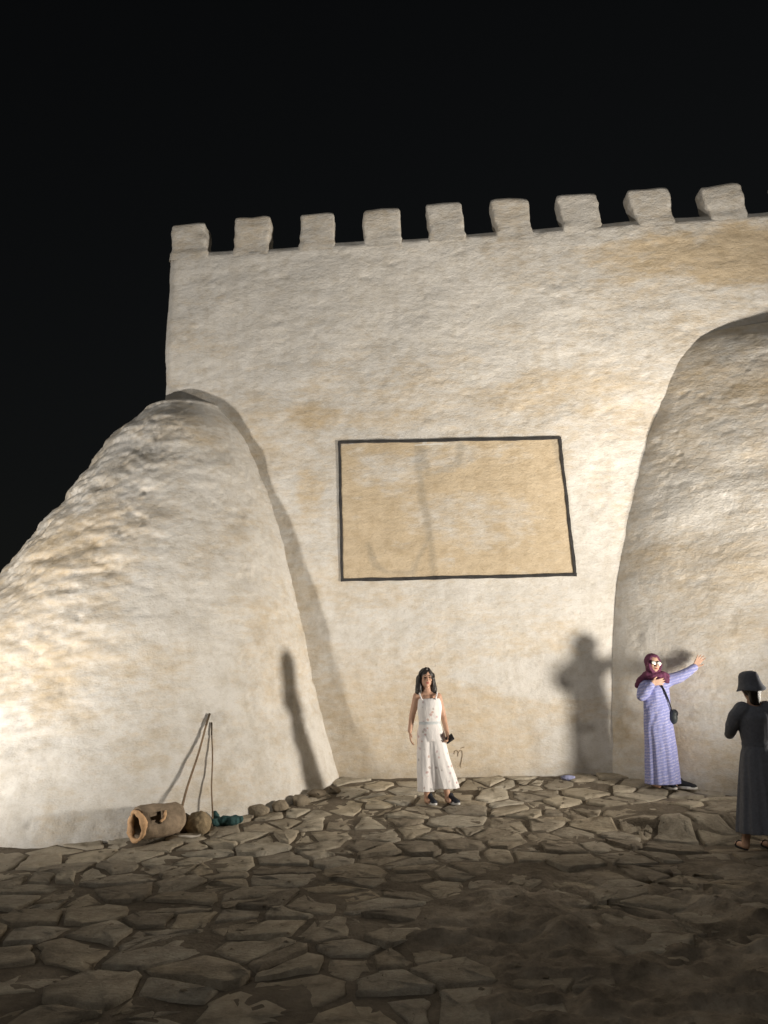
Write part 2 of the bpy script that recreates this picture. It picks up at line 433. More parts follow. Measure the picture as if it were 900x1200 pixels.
# ---------------- right buttress
QZ = np.array([-.3, .54, 2.32, 3.0, 3.93, 5.02, 6.03, 6.30, 6.46, 6.55, 6.61, 6.64]); QX = np.array([1.94, 2.02, 2.18, 2.29, 2.52, 2.92, 3.34, 3.50, 3.68, 3.92, 4.3, 5.2])
QP = np.array([2.15, 1.95, 1.55, 1.40, 1.20, .84, .50, .38, .29, .22, .16, .04]); QC = 5.25
def bast_right(nz=230, nt=400):
    t = np.linspace(0, 1, nz); zz = np.where(t < .86, -.3 + t / .86 * 6.45, 6.15 + (1 - (1 - (t - .86) / .14) ** 2) * .49)
    zz = np.maximum.accumulate(zz)
    xl = np.interp(zz, QZ, QX); p = np.interp(zz, QZ, QP)
    k = np.ones(9) / 9; xl = np.convolve(np.pad(xl, 4, 'edge'), k, 'valid'); p = np.convolve(np.pad(p, 4, 'edge'), k, 'valid')
    ph = np.linspace(R(-8), R(188), nt)
    PH, ZZ = np.meshgrid(ph, zz); A = (QC - xl)[:, None]; B = p[:, None]
    c, s = np.cos(PH), np.sin(PH); e = 1.5
    X = QC - np.sign(c) * np.abs(c) ** e * A; Y = YW + .04 - np.sign(s) * np.abs(s) ** e * B
    P = np.stack([X, Y, ZZ], -1)
    nx, ny = -c * B, -s * A; L = np.sqrt(nx * nx + ny * ny) + 1e-6
    d = (relief(P, 1.0, 200) + .04 * fbm(P * .8, 3, seed=231)) * np.clip(B / .6, .15, 1)
    X = X + nx / L * d; Y = Y + ny / L * d
    V = np.stack([X, Y, ZZ - .12 * d], -1)
    n = fbm(P * (.9, .9, 1.3), 4, seed=241); n2 = fbm(P * (2.2, 2.2, 4), 4, seed=243)
    tone = .30 + .42 * n + .24 * n2 + .22 * smooth(4.6, 6.0, ZZ) + .15 * (1 - smooth(1, 2.4, ZZ))
    gr = .08 * smooth(.1, .5, n2) + .22 * (1 - smooth(.45, .75, ZZ + .1 * n2)) + .16 * smooth(5.6, 6.6, ZZ + .3 * n2)
    me = grid_mesh('buttress', V); set_attr(me, 'tone', np.clip(tone, 0, 1)); set_attr(me, 'grime', np.clip(gr, 0, .8))
    fpart('buttress', me, M_plaster, 'smoother rounded battered buttress on the right')
bast_right()

def in_masonry(x, y, m=0.0):
    if y > YW - .02 + m: return True
    if math.hypot(x + 4.86, y - BCY) < 3.5 - m: return True
    return ((x - QC) / (3.25 - m)) ** 2 + ((y - YW) / (1.65 - m)) ** 2 < .8

# ---------------- scrawl and hole
def tube(pts, rad, seg=6, cap=True):
    """swept tube along pts (list of Vector), rad float or list -> (verts, faces)"""
    pts = [Vector(p) for p in pts]; n = len(pts); V = []; F = []
    rads = rad if isinstance(rad, (list, tuple)) else [rad] * n
    up = Vector((.13, .2, .97))
    for i, p in enumerate(pts):
        d = (pts[min(i + 1, n - 1)] - pts[max(i - 1, 0)]).normalized()
        a = d.cross(up); a = a.normalized() if a.length > 1e-4 else Vector((1, 0, 0)); b = d.cross(a)
        for s in range(seg):
            t = 2 * math.pi * s / seg; V.append(p + (a * math.cos(t) + b * math.sin(t)) * rads[i])
    for i in range(n - 1):
        for s in range(seg):
            s2 = (s + 1) % seg; F.append((i * seg + s, i * seg + s2, (i + 1) * seg + s2, (i + 1) * seg + s))
    if cap: F.append(tuple(range(seg))[::-1]); F.append(tuple((n - 1) * seg + s for s in range(seg)))
    return V, F

def joinVF(parts):
    V = []; F = []
    for v, f in parts:
        o = len(V); V += list(v); F += [tuple(i + o for i in q) for q in f]
    return V, F

dg = bpy.context.evaluated_depsgraph_get()
wallo = bpy.data.objects['wall_face']
bpy.context.view_layer.update()
from mathutils.bvhtree import BVHTree
def bvh(o):
    me = o.data; return BVHTree.FromPolygons([v.co for v in me.vertices], [p.vertices[:] for p in me.polygons])
BW = bvh(wallo)
def wall_pt(x, z, off=.003):
    h = BW.ray_cast(Vector((x, 5, z)), Vector((0, 1, 0)))
    return h[0] + Vector((0, -off, 0)) if h[0] else Vector((x, YW, z))
SCR = [[(.01, .80), (.02, .835), (.05, .85), (.065, .82), (.06, .77)], [(.065, .81), (.09, .845), (.115, .84), (.12, .80), (.105, .72), (.085, .66), (.095, .63)],
       [(.10, .87), (.15, .885)]]
def dense(poly, n=6):
    r = []
    for a, b in zip(poly[:-1], poly[1:]):
        for k in range(n): r.append((a[0] + (b[0] - a[0]) * k / n, a[1] + (b[1] - a[1]) * k / n))
    return r + [poly[-1]]
V, F = joinVF([tube([wall_pt(x, z) for x, z in dense(s)], .0045, 5) for s in SCR])
fpart('scrawl', mesh_from('scrawl', V, F), M_ink, 'small brown scrawled mark low on the wall')

# ================================================================== framed panel on the wall
pc = [(-1.45, 5.14), (1.69, 5.04), (1.75, 3.09), (-1.43, 3.13)]     # corners x,z
panel = empty('wall_panel', (.15, YW - .06, 3.1), 'large ochre rectangular panel with thin dark frame fixed to the wall', 'panel')
def ppart(name, me, mat, label=None):
    o = mobj(name, me, mat, panel); o.matrix_parent_inverse = Matrix.Translation((-.15, -(YW - .06), -3.1))
    if label: o['label'] = label
    return o
def seg_d(X, Z, poly, w0=.02, w1=.02):
    best = np.full(X.shape, 9.)
    n = len(poly) - 1
    for i in range(n):
        a = np.array(poly[i]); b = np.array(poly[i + 1]); ab = b - a
        t = np.clip(((X - a[0]) * ab[0] + (Z - a[1]) * ab[1]) / (ab @ ab), 0, 1)
        d = np.hypot(X - a[0] - t * ab[0], Z - a[1] - t * ab[1]) - (w0 + (w1 - w0) * (i + t) / n)
        best = np.minimum(best, d)
    return best
def build_panel():
    nu, nv = 210, 140
    u = np.linspace(0, 1, nu); v = np.linspace(0, 1, nv); U, Vv = np.meshgrid(u, v)
    A, B, C, D = [np.array(p) for p in pc]
    Q = ((1 - U) * (1 - Vv))[..., None] * D + (U * (1 - Vv))[..., None] * C + (U * Vv)[..., None] * B + ((1 - U) * Vv)[..., None] * A
    X, Z = Q[..., 0], Q[..., 1]; P = np.stack([X, 0 * X, Z], -1)
    y = YW - .004 - .009 * fbm(P * (1.2, 1, 3.2), 4, seed=301) - .004 * fbm(P * (3, 1, 7), 4, seed=303, ridged=True)
    n = fbm(P * (1.6, 1, 2.2), 4, seed=311); n2 = fbm(P * (4, 1, 7), 4, seed=313)
    pale = .55 * blob(X, Z, -.75, 4.65, .55, .35, .9 * n2) + .45 * blob(X, Z, .05, 4.85, .5, .25, .9 * n2) + .4 * blob(X, Z, .5, 3.9, 1.0, .5, .8 * n2) + .25 * blob(X, Z, 1.0, 4.85, .4, .2, .8 * n2)
    tone = 1.0 + .34 * n + .40 * n2 - 1.15 * pale + .2 * np.exp(-((Z - 4.42 + .03 * np.sin(X * 3)) / .05) ** 2)
    wob = .03 * fbm(P * 3, 3, seed=321)
    W2 = lambda pl, a, b: seg_d(X + wob, Z + wob, pl, a, b)
    st = np.minimum.reduce([W2([(-.30, 5.10), (-.34, 4.75), (-.30, 4.50), (-.27, 4.10), (-.20, 3.80), (-.18, 3.62)], .035, .045),
                            W2([(-.18, 3.62), (-.16, 3.25), (-.15, 3.12)], .04, .015), W2([(-.20, 3.66), (-.36, 3.42), (-.46, 3.2)], .03, .03),
                            W2([(-.50, 3.2), (-.78, 3.20), (-.98, 3.32), (-1.02, 3.45), (-1.06, 3.62)], .02, .025),
                            W2([(-.30, 4.58), (.0, 4.62), (.25, 4.75), (.30, 5.0)], .025, .06), W2([(-.28, 4.95), (-.24, 4.7)], .07, .05),
                            W2([(1.62, 5.0), (1.66, 4.6)], .05, .02)])
    gr = .46 * (1 - smooth(-.03, .05, st + .03 * n2))
    V = np.stack([X, y, Z], -1)
    # close the slab: back to the wall
    me = grid_mesh('panel_board', V); set_attr(me, 'tone', np.clip(tone, 0, 1)); set_attr(me, 'grime', np.clip(gr, 0, 1))
    ppart('panel_board', me, M_plaster, 'ochre plaster field with pale blotches and grey branching stains')
    for i in range(4):
        a = Vector((pc[i][0], 0, pc[i][1])); b = Vector((pc[(i + 1) % 4][0], 0, pc[(i + 1) % 4][1])); d = (b - a).normalized(); nrm = Vector((-d.z, 0, d.x))
        L = (b - a).length; m = 26; hw = .020; dep = .046; VV = []; FF = []
        for k in range(m):
            c = a + d * (L * k / (m - 1) + (-hw * .98 if k == 0 else hw * .98 if k == m - 1 else 0) * (1 if i % 2 == 0 else -1))
            wv = hw * (1 + .16 * math.sin(k * 1.7 + i) + .12 * random.uniform(-1, 1)); sh = nrm * .003 * math.sin(k * .55 + i * 2)
            for (o, y) in ((-wv, 0), (-wv, -dep * .85), (-wv * .8, -dep), (wv * .8, -dep), (wv, -dep * .85), (wv, 0)):
                VV.append(c + sh + nrm * o + Vector((0, YW + .024 + y, 0)))
        for k in range(m - 1):
            for s in range(6):
                s2 = (s + 1) % 6; FF.append((k * 6 + s, k * 6 + s2, k * 6 + 6 + s2, k * 6 + 6 + s))
        FF.append(tuple(range(6))[::-1]); FF.append(tuple((m - 1) * 6 + s for s in range(6)))
        me = mesh_from('frame_bar', VV, FF, False); bm = bmesh.new(); bm.from_mesh(me); bmesh.ops.recalc_face_normals(bm, faces=bm.faces); bm.to_mesh(me); bm.free()
        ppart('frame_bar', me, M_frame)
build_panel()

# ================================================================== ground
def build_ground():
    def axis(a, b, s, far):
        c = np.arange(a, b, s); o = [];  d = s
        lo = [a]; 
        while lo[-1] > -far: d *= 1.5; lo.append(lo[-1] - d)
        d = s; hi = [c[-1]]
        while hi[-1] < far: d *= 1.5; hi.append(hi[-1] + d)
        return np.concatenate([np.array(lo[1:])[::-1], c, np.array(hi[1:])])
    xs = axis(-6, 6.2, .032, 220); ys = axis(3.2, 10.8, .032, 220)
    X, Y = np.meshgrid(xs, ys)
    Z = g(X, Y); rk = rockmask(X, Y)
    near = (np.abs(X) < 9) & (Y > 0) & (Y < 12)
    P = np.stack([X, Y, 0 * X], -1)
    rid = fbm(P * (.9, 1.7, 1), 5, .55, seed=401, ridged=True); lump = fbm(P * (2.2, 3.6, 1), 4, .55, seed=403); fine = fbm(P * 7, 3, seed=405)
    h = rk * (.004 + .105 * rid + .060 * lump + .024 * fine + .050 * fbm(P * (2.4, 4.6, 1), 4, .6, seed=407, ridged=True)) + (1 - rk) * (.007 + .015 * lump + .008 * fine)
    Z = Z + h * near
    me = grid_mesh('ground', np.stack([X, Y, Z], -1)); set_attr(me, 'rock', np.clip(rk * .95 + .25, 0, 1))
    return mobj('ground', me, M_soil)
ground = build_ground(); tag(ground, kind='structure')
BG = bvh(ground)

# ---------------- flagstones (voronoi cells)
rng = random.Random(11)
SXX, SYY = .47, .30
seeds = []
for j in range(-2, 34):
    for i in range(-20, 24):
        sx = SXX * (i + .5 * (j % 2)) + rng.uniform(-.23, .23); sy = 2.4 + SYY * j + rng.uniform(-.16, .16)
        if rng.random() < .14: continue
        seeds.append((sx, sy))
        if rng.random() < .30: seeds.append((sx + rng.uniform(-.2, .2), sy + rng.uniform(-.15, .15)))
SD = np.array(seeds)
def cell(k):
    c = SD[k]; d2 = ((SD - c) ** 2).sum(1); nb = np.argsort(d2)[1:26]
    poly = [c + np.array(o) for o in ((-1.2, -1.2), (1.2, -1.2), (1.2, 1.2), (-1.2, 1.2))]
    for n in nb:
        m = (c + SD[n]) / 2; nrm = SD[n] - c; nrm = nrm / (np.linalg.norm(nrm) + 1e-9); res = []
        for a, b in zip(poly, poly[1:] + poly[:1]):
            da, db = (a - m) @ nrm, (b - m) @ nrm
            if da <= 0: res.append(a)
            if (da < 0) != (db < 0): res.append(a + (b - a) * (da / (da - db)))
        poly = res
        if len(poly) < 3: return None
    return np.array(poly)
CMi = np.array(CM.transposed())
def project(p):
    q = CMi @ (np.asarray(p, float) - (0, 0, CAM_H)); return 450 + 900 * q[0] / -q[2], 600 - 900 * q[1] / -q[2], -q[2]
stones = []
for k in range(len(SD)):
    c = SD[k]
    if in_masonry(c[0], c[1], .05): continue
    poly = cell(k)
    if poly is None: continue
    ctr = poly.mean(0)
    e = np.roll(poly, -1, 0) - poly; area = .5 * abs(np.sum(poly[:, 0] * np.roll(poly[:, 1], -1) - poly[:, 1] * np.roll(poly[:, 0], -1)))
    if area < .012: continue
    px, py, dz = project((ctr[0], ctr[1], float(g(ctr[0], ctr[1]))))
    vis = dz > 0 and -40 < px < 940 and py < 1230
    stones.append((area / max(dz, .3) ** 3 if vis else -1, k, poly, ctr))
stones.sort(key=lambda s: -s[0])
def stone_mesh(poly, ctr, seed):
    r = random.Random(seed); n = len(poly)
    # resample the outline to 10-12 points, rounded and jittered
    pts = []
    for a, b in zip(poly, np.roll(poly, -1, 0)):
        L = np.linalg.norm(b - a); m = max(2, int(L / .09)); nr = np.array([-(b - a)[1], (b - a)[0]]) / (L + 1e-6)
        for q in range(m):
            t = .07 + .86 * q / (m - 1)
            pts.append(a + (b - a) * t + nr * r.uniform(0, .024))
    pts = np.array(pts); gap = r.uniform(.003, .012)
    v = pts - ctr; L = np.linalg.norm(v, axis=1, keepdims=True)
    o = v * (1 - np.array([[gap + abs(r.gauss(0, .007))] for _ in pts]) / np.maximum(L, .05))
    top = r.uniform(.006, .040); tx, ty = r.uniform(-.05, .05), r.uniform(-.07, .04)
    gz = lambda p: float(g(p[0] + ctr[0], p[1] + ctr[1])) + tx * p[0] + ty * p[1]
    V = []
    i1 = o * r.uniform(.84, .93); m = len(o)
    for p in o: V.append((p[0], p[1], gz(p) - .09))
    for p in o: V.append((p[0], p[1], gz(p) + top - abs(r.gauss(0, .006)) - .002))
    for p in i1: V.append((p[0], p[1], gz(p) + top + r.uniform(-.009, .007)))
    i2 = o * r.uniform(.42, .55)
    for p in i2: V.append((p[0], p[1], gz(p) + top + r.uniform(-.008, .008)))
    V.append((0, 0, gz((0, 0)) + top + r.uniform(-.004, .008)))
    F = []
    for a in range(m):
        b = (a + 1) % m
        F += [(a, b, m + b, m + a), (m + a, m + b, 2 * m + b, 2 * m + a), (2 * m + a, 2 * m + b, 3 * m + b, 3 * m + a), (3 * m + a, 3 * m + b, 4 * m)]
    return V, F
rest = []; TOPV = []; TOPF = []
z0 = 0
for q, (sc, k, poly, ctr) in enumerate(stones):
    V, F = stone_mesh(poly, ctr, k)
    o = len(TOPV); TOPV += [Vector((v[0] + ctr[0], v[1] + ctr[1], v[2])) for v in V]; TOPF += [tuple(i + o for i in f) for f in F]
    if q < 300 and sc > 0:
        me = mesh_from('paving_stone', V, F, True)
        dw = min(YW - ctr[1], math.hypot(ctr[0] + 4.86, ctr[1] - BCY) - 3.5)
        ob = mobj('paving_stone', me, M_stone_lit if dw < 1.55 + .45 * math.sin(k * 7.3) else M_stone, ground); ob.location = (ctr[0], ctr[1], 0)
    else: rest.append(([Vector((v[0] + ctr[0], v[1] + ctr[1], v[2])) for v in V], F))
V, F = joinVF(rest)
tag(mobj('outlying_paving', mesh_from('outlying_paving', V, F, True), M_stone, ground), kind='stuff')
BS = BVHTree.FromPolygons(TOPV, TOPF)
def floor_z(x, y):
    zz = []
    for b in (BS, BG):
        h = b.ray_cast(Vector((x, y, 4)), Vector((0, 0, -1)))
        if h[0]: zz.append(h[0].z)
    return max(zz)
def floor_max(x, y, r=.08):
    return max(floor_z(x + dx * r, y + dy * r) for dx in (-1, 0, 1) for dy in (-1, 0, 1))

def chips():
    rr = random.Random(23); V = []; F = []
    n = 0
    while n < 1500:
        x = rr.uniform(-5.5, 4.2); y = 4.0 + 6.4 * rr.random() ** .8
        if in_masonry(x, y, -.02): continue
        n += 1; z = floor_z(x, y); r = .006 + .018 * rr.random() ** 3.2; o = len(V)
        for k in range(5):
            a = 2 * math.pi * k / 5 + rr.uniform(-.4, .4); q = r * rr.uniform(.7, 1.3); V.append((x + q * math.cos(a), y + q * math.sin(a), z - .003 + rr.uniform(0, .3) * r))
        V.append((x + rr.uniform(-.3, .3) * r, y + rr.uniform(-.3, .3) * r, z + r * rr.uniform(.25, .5)))
        for k in range(5): F.append((o + k, o + (k + 1) % 5, o + 5))
    tag(mobj('gravel', mesh_from('gravel', V, F, False), M_rubble), 'loose stone chips scattered over the paving', 'gravel', kind='stuff')
chips()

# ================================================================== solid modelling helpers
def uvs(bm, c, r, rot=None, seg=20, rings=12):
    m = Matrix.Translation(c) @ (rot.to_4x4() if rot else Matrix.Identity(4)) @ Matrix.Diagonal((r[0], r[1], r[2], 1))
    bmesh.ops.create_uvsphere(bm, u_segments=seg, v_segments=rings, radius=1, matrix=m)

def tcap(bm, a, b, ra, rb, seg=14):
    a = Vector(a); b = Vector(b); d = b - a; L = d.length
    if L < 1e-5: uvs(bm, a, (ra,) * 3); return
    d.normalize(); q = d.to_track_quat('Z', 'Y').to_matrix(); rings = []
    prof = [(-math.cos(t) * ra, math.sin(t) * ra) for t in np.linspace(.12, math.pi / 2, 5)] + [(L + math.sin(t) * rb, math.cos(t) * rb) for t in np.linspace(0, math.pi / 2 - .12, 5)]
    for (h, r) in prof:
        rings.append([bm.verts.new(a + q @ Vector((r * math.cos(2 * math.pi * s / seg), r * math.sin(2 * math.pi * s / seg), h))) for s in range(seg)])
    for r0, r1 in zip(rings[:-1], rings[1:]):
        for s in range(seg): bm.faces.new((r0[s], r0[(s + 1) % seg], r1[(s + 1) % seg], r1[s]))
    bm.faces.new(rings[0][::-1]); bm.faces.new(rings[-1])

def chain(bm, pts, rad):
    for i in range(len(pts) - 1): tcap(bm, pts[i], pts[i + 1], rad[i], rad[i + 1])

def loft(bm, rings, seg=56):
    """rings: (cx, cy, cz, rx, ry, amp, nf, ph) closed solid"""
    rr = []
    for (cx, cy, cz, rx, ry, amp, nf, ph) in rings:
        row = []
        for s in range(seg):
            t = 2 * math.pi * s / seg
            f = 1 + amp * (math.sin(nf * t + ph) * .6 + math.sin((nf * 2 - 3) * t + 2.1 * ph + 1) * .4)
            row.append(bm.verts.new((cx + rx * f * math.cos(t), cy + ry * f * math.sin(t), cz)))
        rr.append(row)
    for r0, r1 in zip(rr[:-1], rr[1:]):
        for s in range(seg): bm.faces.new((r0[s], r1[s], r1[(s + 1) % seg], r0[(s + 1) % seg]))
    bm.faces.new(rr[0]); bm.faces.new(rr[-1][::-1])
    
def ringlerp(keys, n):
    """keys sorted by z: tuples; smooth interpolate to n rings"""
    K = np.array(keys, float); t = np.linspace(0, 1, len(K)); tt = np.linspace(0, 1, n)
    outp = np.stack([np.interp(tt, t, K[:, c]) for c in range(K.shape[1])], 1)
    for _ in range(2):
        o2 = outp.copy(); o2[1:-1] = (outp[:-2] + 2 * outp[1:-1] + outp[2:]) / 4; outp = o2
    return [tuple(r) for r in outp]

def remesh(bm, voxel, smooth_it=3, name='m', disp=None):
    bmesh.ops.recalc_face_normals(bm, faces=bm.faces)
    me = bpy.data.meshes.new('tmp'); bm.to_mesh(me); bm.free()
    o = bpy.data.objects.new('tmp', me); COL.objects.link(o)
    md = o.modifiers.new('r', 'REMESH'); md.mode = 'VOXEL'; md.voxel_size = voxel; md.use_smooth_shade = True
    if smooth_it:
        s = o.modifiers.new('s', 'SMOOTH'); s.iterations = smooth_it; s.factor = .5
    dgr = bpy.context.evaluated_depsgraph_get(); dgr.update()
    res = bpy.data.meshes.new_from_object(o.evaluated_get(dgr)); res.name = name
    bpy.data.objects.remove(o); bpy.data.meshes.remove(me)
    n = len(res.vertices)
    if disp is not None and n:
        co = np.empty(n * 3, np.float32); nr = np.empty(n * 3, np.float32)
        res.vertices.foreach_get('co', co); res.vertices.foreach_get('normal', nr)
        co = co.reshape(-1, 3); nr = nr.reshape(-1, 3); co = co + nr * disp(co.astype(float))[:, None]
        res.vertices.foreach_set('co', co.reshape(-1).astype(np.float32)); res.update()
    res.polygons.foreach_set('use_smooth', np.ones(len(res.polygons), bool))
    return res

def hand(bm, wrist, fdir, pnorm, thumb_side, curl=.35, spread=.08, s=1.0, fingers=4):
    """palm + four fingers + thumb. fdir: finger direction, pnorm: palm facing, thumb_side: vector to thumb side"""
    w = Vector(wrist); f = Vector(fdir).normalized(); n = Vector(pnorm); n = (n - f * n.dot(f)).normalized()
    t = f.cross(n)
    if t.dot(Vector(thumb_side)) < 0: t = -t
    kn = []
    lens = [.072, .080, .074, .058]
    for i in range(4):
        off = (1.5 - i) * .0195 * s
        k = w + f * (.088 - .004 * abs(i - 1)) * s + t * off; kn.append(k)
        tcap(bm, w + f * .008 + t * off * .75, k, .0125 * s, .0105 * s, 10)
        d = (f + t * (1.5 - i) * spread).normalized(); p = k; a = 0
        for j, fr in enumerate((.45, .31, .24)):
            a += curl * (.75 if j == 0 else 1.0)
            dd = (d * math.cos(a) + n * math.sin(a)).normalized(); q = p + dd * lens[i] * fr * s
            tcap(bm, p, q, (.0098 - .0009 * j) * s, (.0090 - .0010 * j) * s, 10); p = q
    b = w + f * .022 * s + t * .026 * s
    d1 = (f * .62 + t * .72 + n * .25).normalized(); p = b + d1 * .036 * s
    tcap(bm, b, p, .0135 * s, .0115 * s, 10)
    d2 = (f * .86 + t * .42 + n * .3).normalized(); tcap(bm, p, p + d2 * .032 * s, .0105 * s, .0085 * s, 10)
    return kn

def head(bm, c, rot, s=1.0):
    """head of height about .215*s centred at c (eye level), facing -Y before rot"""
    T = lambda v: Vector(c) + rot @ (Vector(v) * s)
    uvs(bm, T((0, .012, .030)), (.074 * s, .090 * s, .082 * s), rot)
    uvs(bm, T((0, -.018, -.040)), (.060 * s, .066 * s, .070 * s), rot)
    uvs(bm, T((0, -.050, -.088)), (.028 * s, .026 * s, .022 * s), rot)
    tcap(bm, T((0, -.080, .006)), T((0, -.100, -.032)), .0085 * s, .0125 * s)
    uvs(bm, T((-.011, -.090, -.034)), (.009 * s,) * 3); uvs(bm, T((.011, -.090, -.034)), (.009 * s,) * 3)
    for sx in (-1, 1):
        uvs(bm, T((sx * .033, -.058, -.022)), (.026 * s, .022 * s, .022 * s), rot)
        uvs(bm, T((sx * .030, -.068, .020)), (.022 * s, .012 * s, .009 * s), rot)
        uvs(bm, T((sx * .074, .008, -.006)), (.010 * s, .017 * s, .030 * s), rot)

def face_parts(root, c, rot, s, mat_lip, brows=True):
    T = lambda v: Vector(c) + rot @ (Vector(v) * s)
    for sx in (-1, 1):
        bm = bmesh.new(); uvs(bm, T((sx * .030, -.076, .004)), (.0135 * s, .007 * s, .0062 * s), rot, 14, 8)
        me = bpy.data.meshes.new('eye'); bm.to_mesh(me); bm.free(); mobj('eye', me, M_eye, root)
        if brows:
            V, F = tube([T((sx * .014, -.083, .020)), T((sx * .030, -.084, .026)), T((sx * .048, -.074, .021))], [.003 * s, .0042 * s, .002 * s], 6)
            mobj('eyebrow', mesh_from('eyebrow', V, F), M_hair, root)
    bm = bmesh.new(); uvs(bm, T((0, -.082, -.058)), (.021 * s, .009 * s, .0052 * s), rot, 14, 8); uvs(bm, T((0, -.080, -.066)), (.017 * s, .009 * s, .0058 * s), rot, 14, 8)
    me = bpy.data.meshes.new('lips'); bm.to_mesh(me); bm.free(); mobj('lips', me, mat_lip, root)

def shoe(root, ankle, heading, s=1.0, upper=M_navy, z0=0.0):
    """ankle xy local; heading angle (0 = toe to -Y)"""
    rot = Matrix.Rotation(heading, 3, 'Z'); A = Vector((ankle[0], ankle[1], z0))
    T = lambda v: A + rot @ (Vector(v) * s)
    bm = bmesh.new()
    n = 28; out_ = []
    for k in range(n):
        t = 2 * math.pi * k / n; y = -.075 - .130 * math.cos(t) * -1 * -1; yy = -.070 + .132 * math.cos(t + math.pi)
        w = .040 + .009 * math.cos(t * 1.0) * -math.copysign(1, -1)
        w = .036 + .011 * (1 if yy < -.09 else .35)
        out_.append((w * math.sin(t), yy))
    rings = []
    for (h, k_) in ((0, .94), (.006, 1.0), (.024, 1.0), (.028, .95)):
        rings.append([bm.verts.new(T((x * k_, -.07 + (y + .07) * k_, h))) for x, y in out_])
    for r0, r1 in zip(rings[:-1], rings[1:]):
        for k in range(n): bm.faces.new((r0[k], r0[(k + 1) % n], r1[(k + 1) % n], r1[k]))
    bm.faces.new(rings[0][::-1]); bm.faces.new(rings[-1]); bmesh.ops.recalc_face_normals(bm, faces=bm.faces)
    me = bpy.data.meshes.new('sole'); bm.to_mesh(me); bm.free()
    bm = bmesh.new()
    uvs(bm, T((0, -.150, .030)), (.040 * s, .048 * s, .030 * s), rot); tcap(bm, T((0, -.13, .035)), T((0, -.02, .055)), .034 * s, .040 * s)
    uvs(bm, T((0, .012, .045)), (.034 * s, .044 * s, .045 * s), rot); tcap(bm, T((0, .0, .06)), T((0, .005, .085)), .036 * s, .038 * s)
    um = remesh(bm, .006, 3, 'shoe')
    # cut below the sole
    co = np.empty(len(um.vertices) * 3, np.float32); um.vertices.foreach_get('co', co); co = co.reshape(-1, 3); co[:, 2] = np.maximum(co[:, 2], z0 + .022 * s); um.vertices.foreach_set('co', co.reshape(-1)); um.update()
    so = mobj('shoe', um, upper, root); mobj('sole', me, M_sole, so)
    V, F = joinVF([tube([T((-.022, -.085 + .02 * k, .066 + .006 * k)), T((0, -.088 + .02 * k, .074 + .006 * k)), T((.022, -.085 + .02 * k, .066 + .006 * k))], .003 * s, 5) for k in range(3)])
    mobj('laces', mesh_from('laces', V, F), M_sole, so)

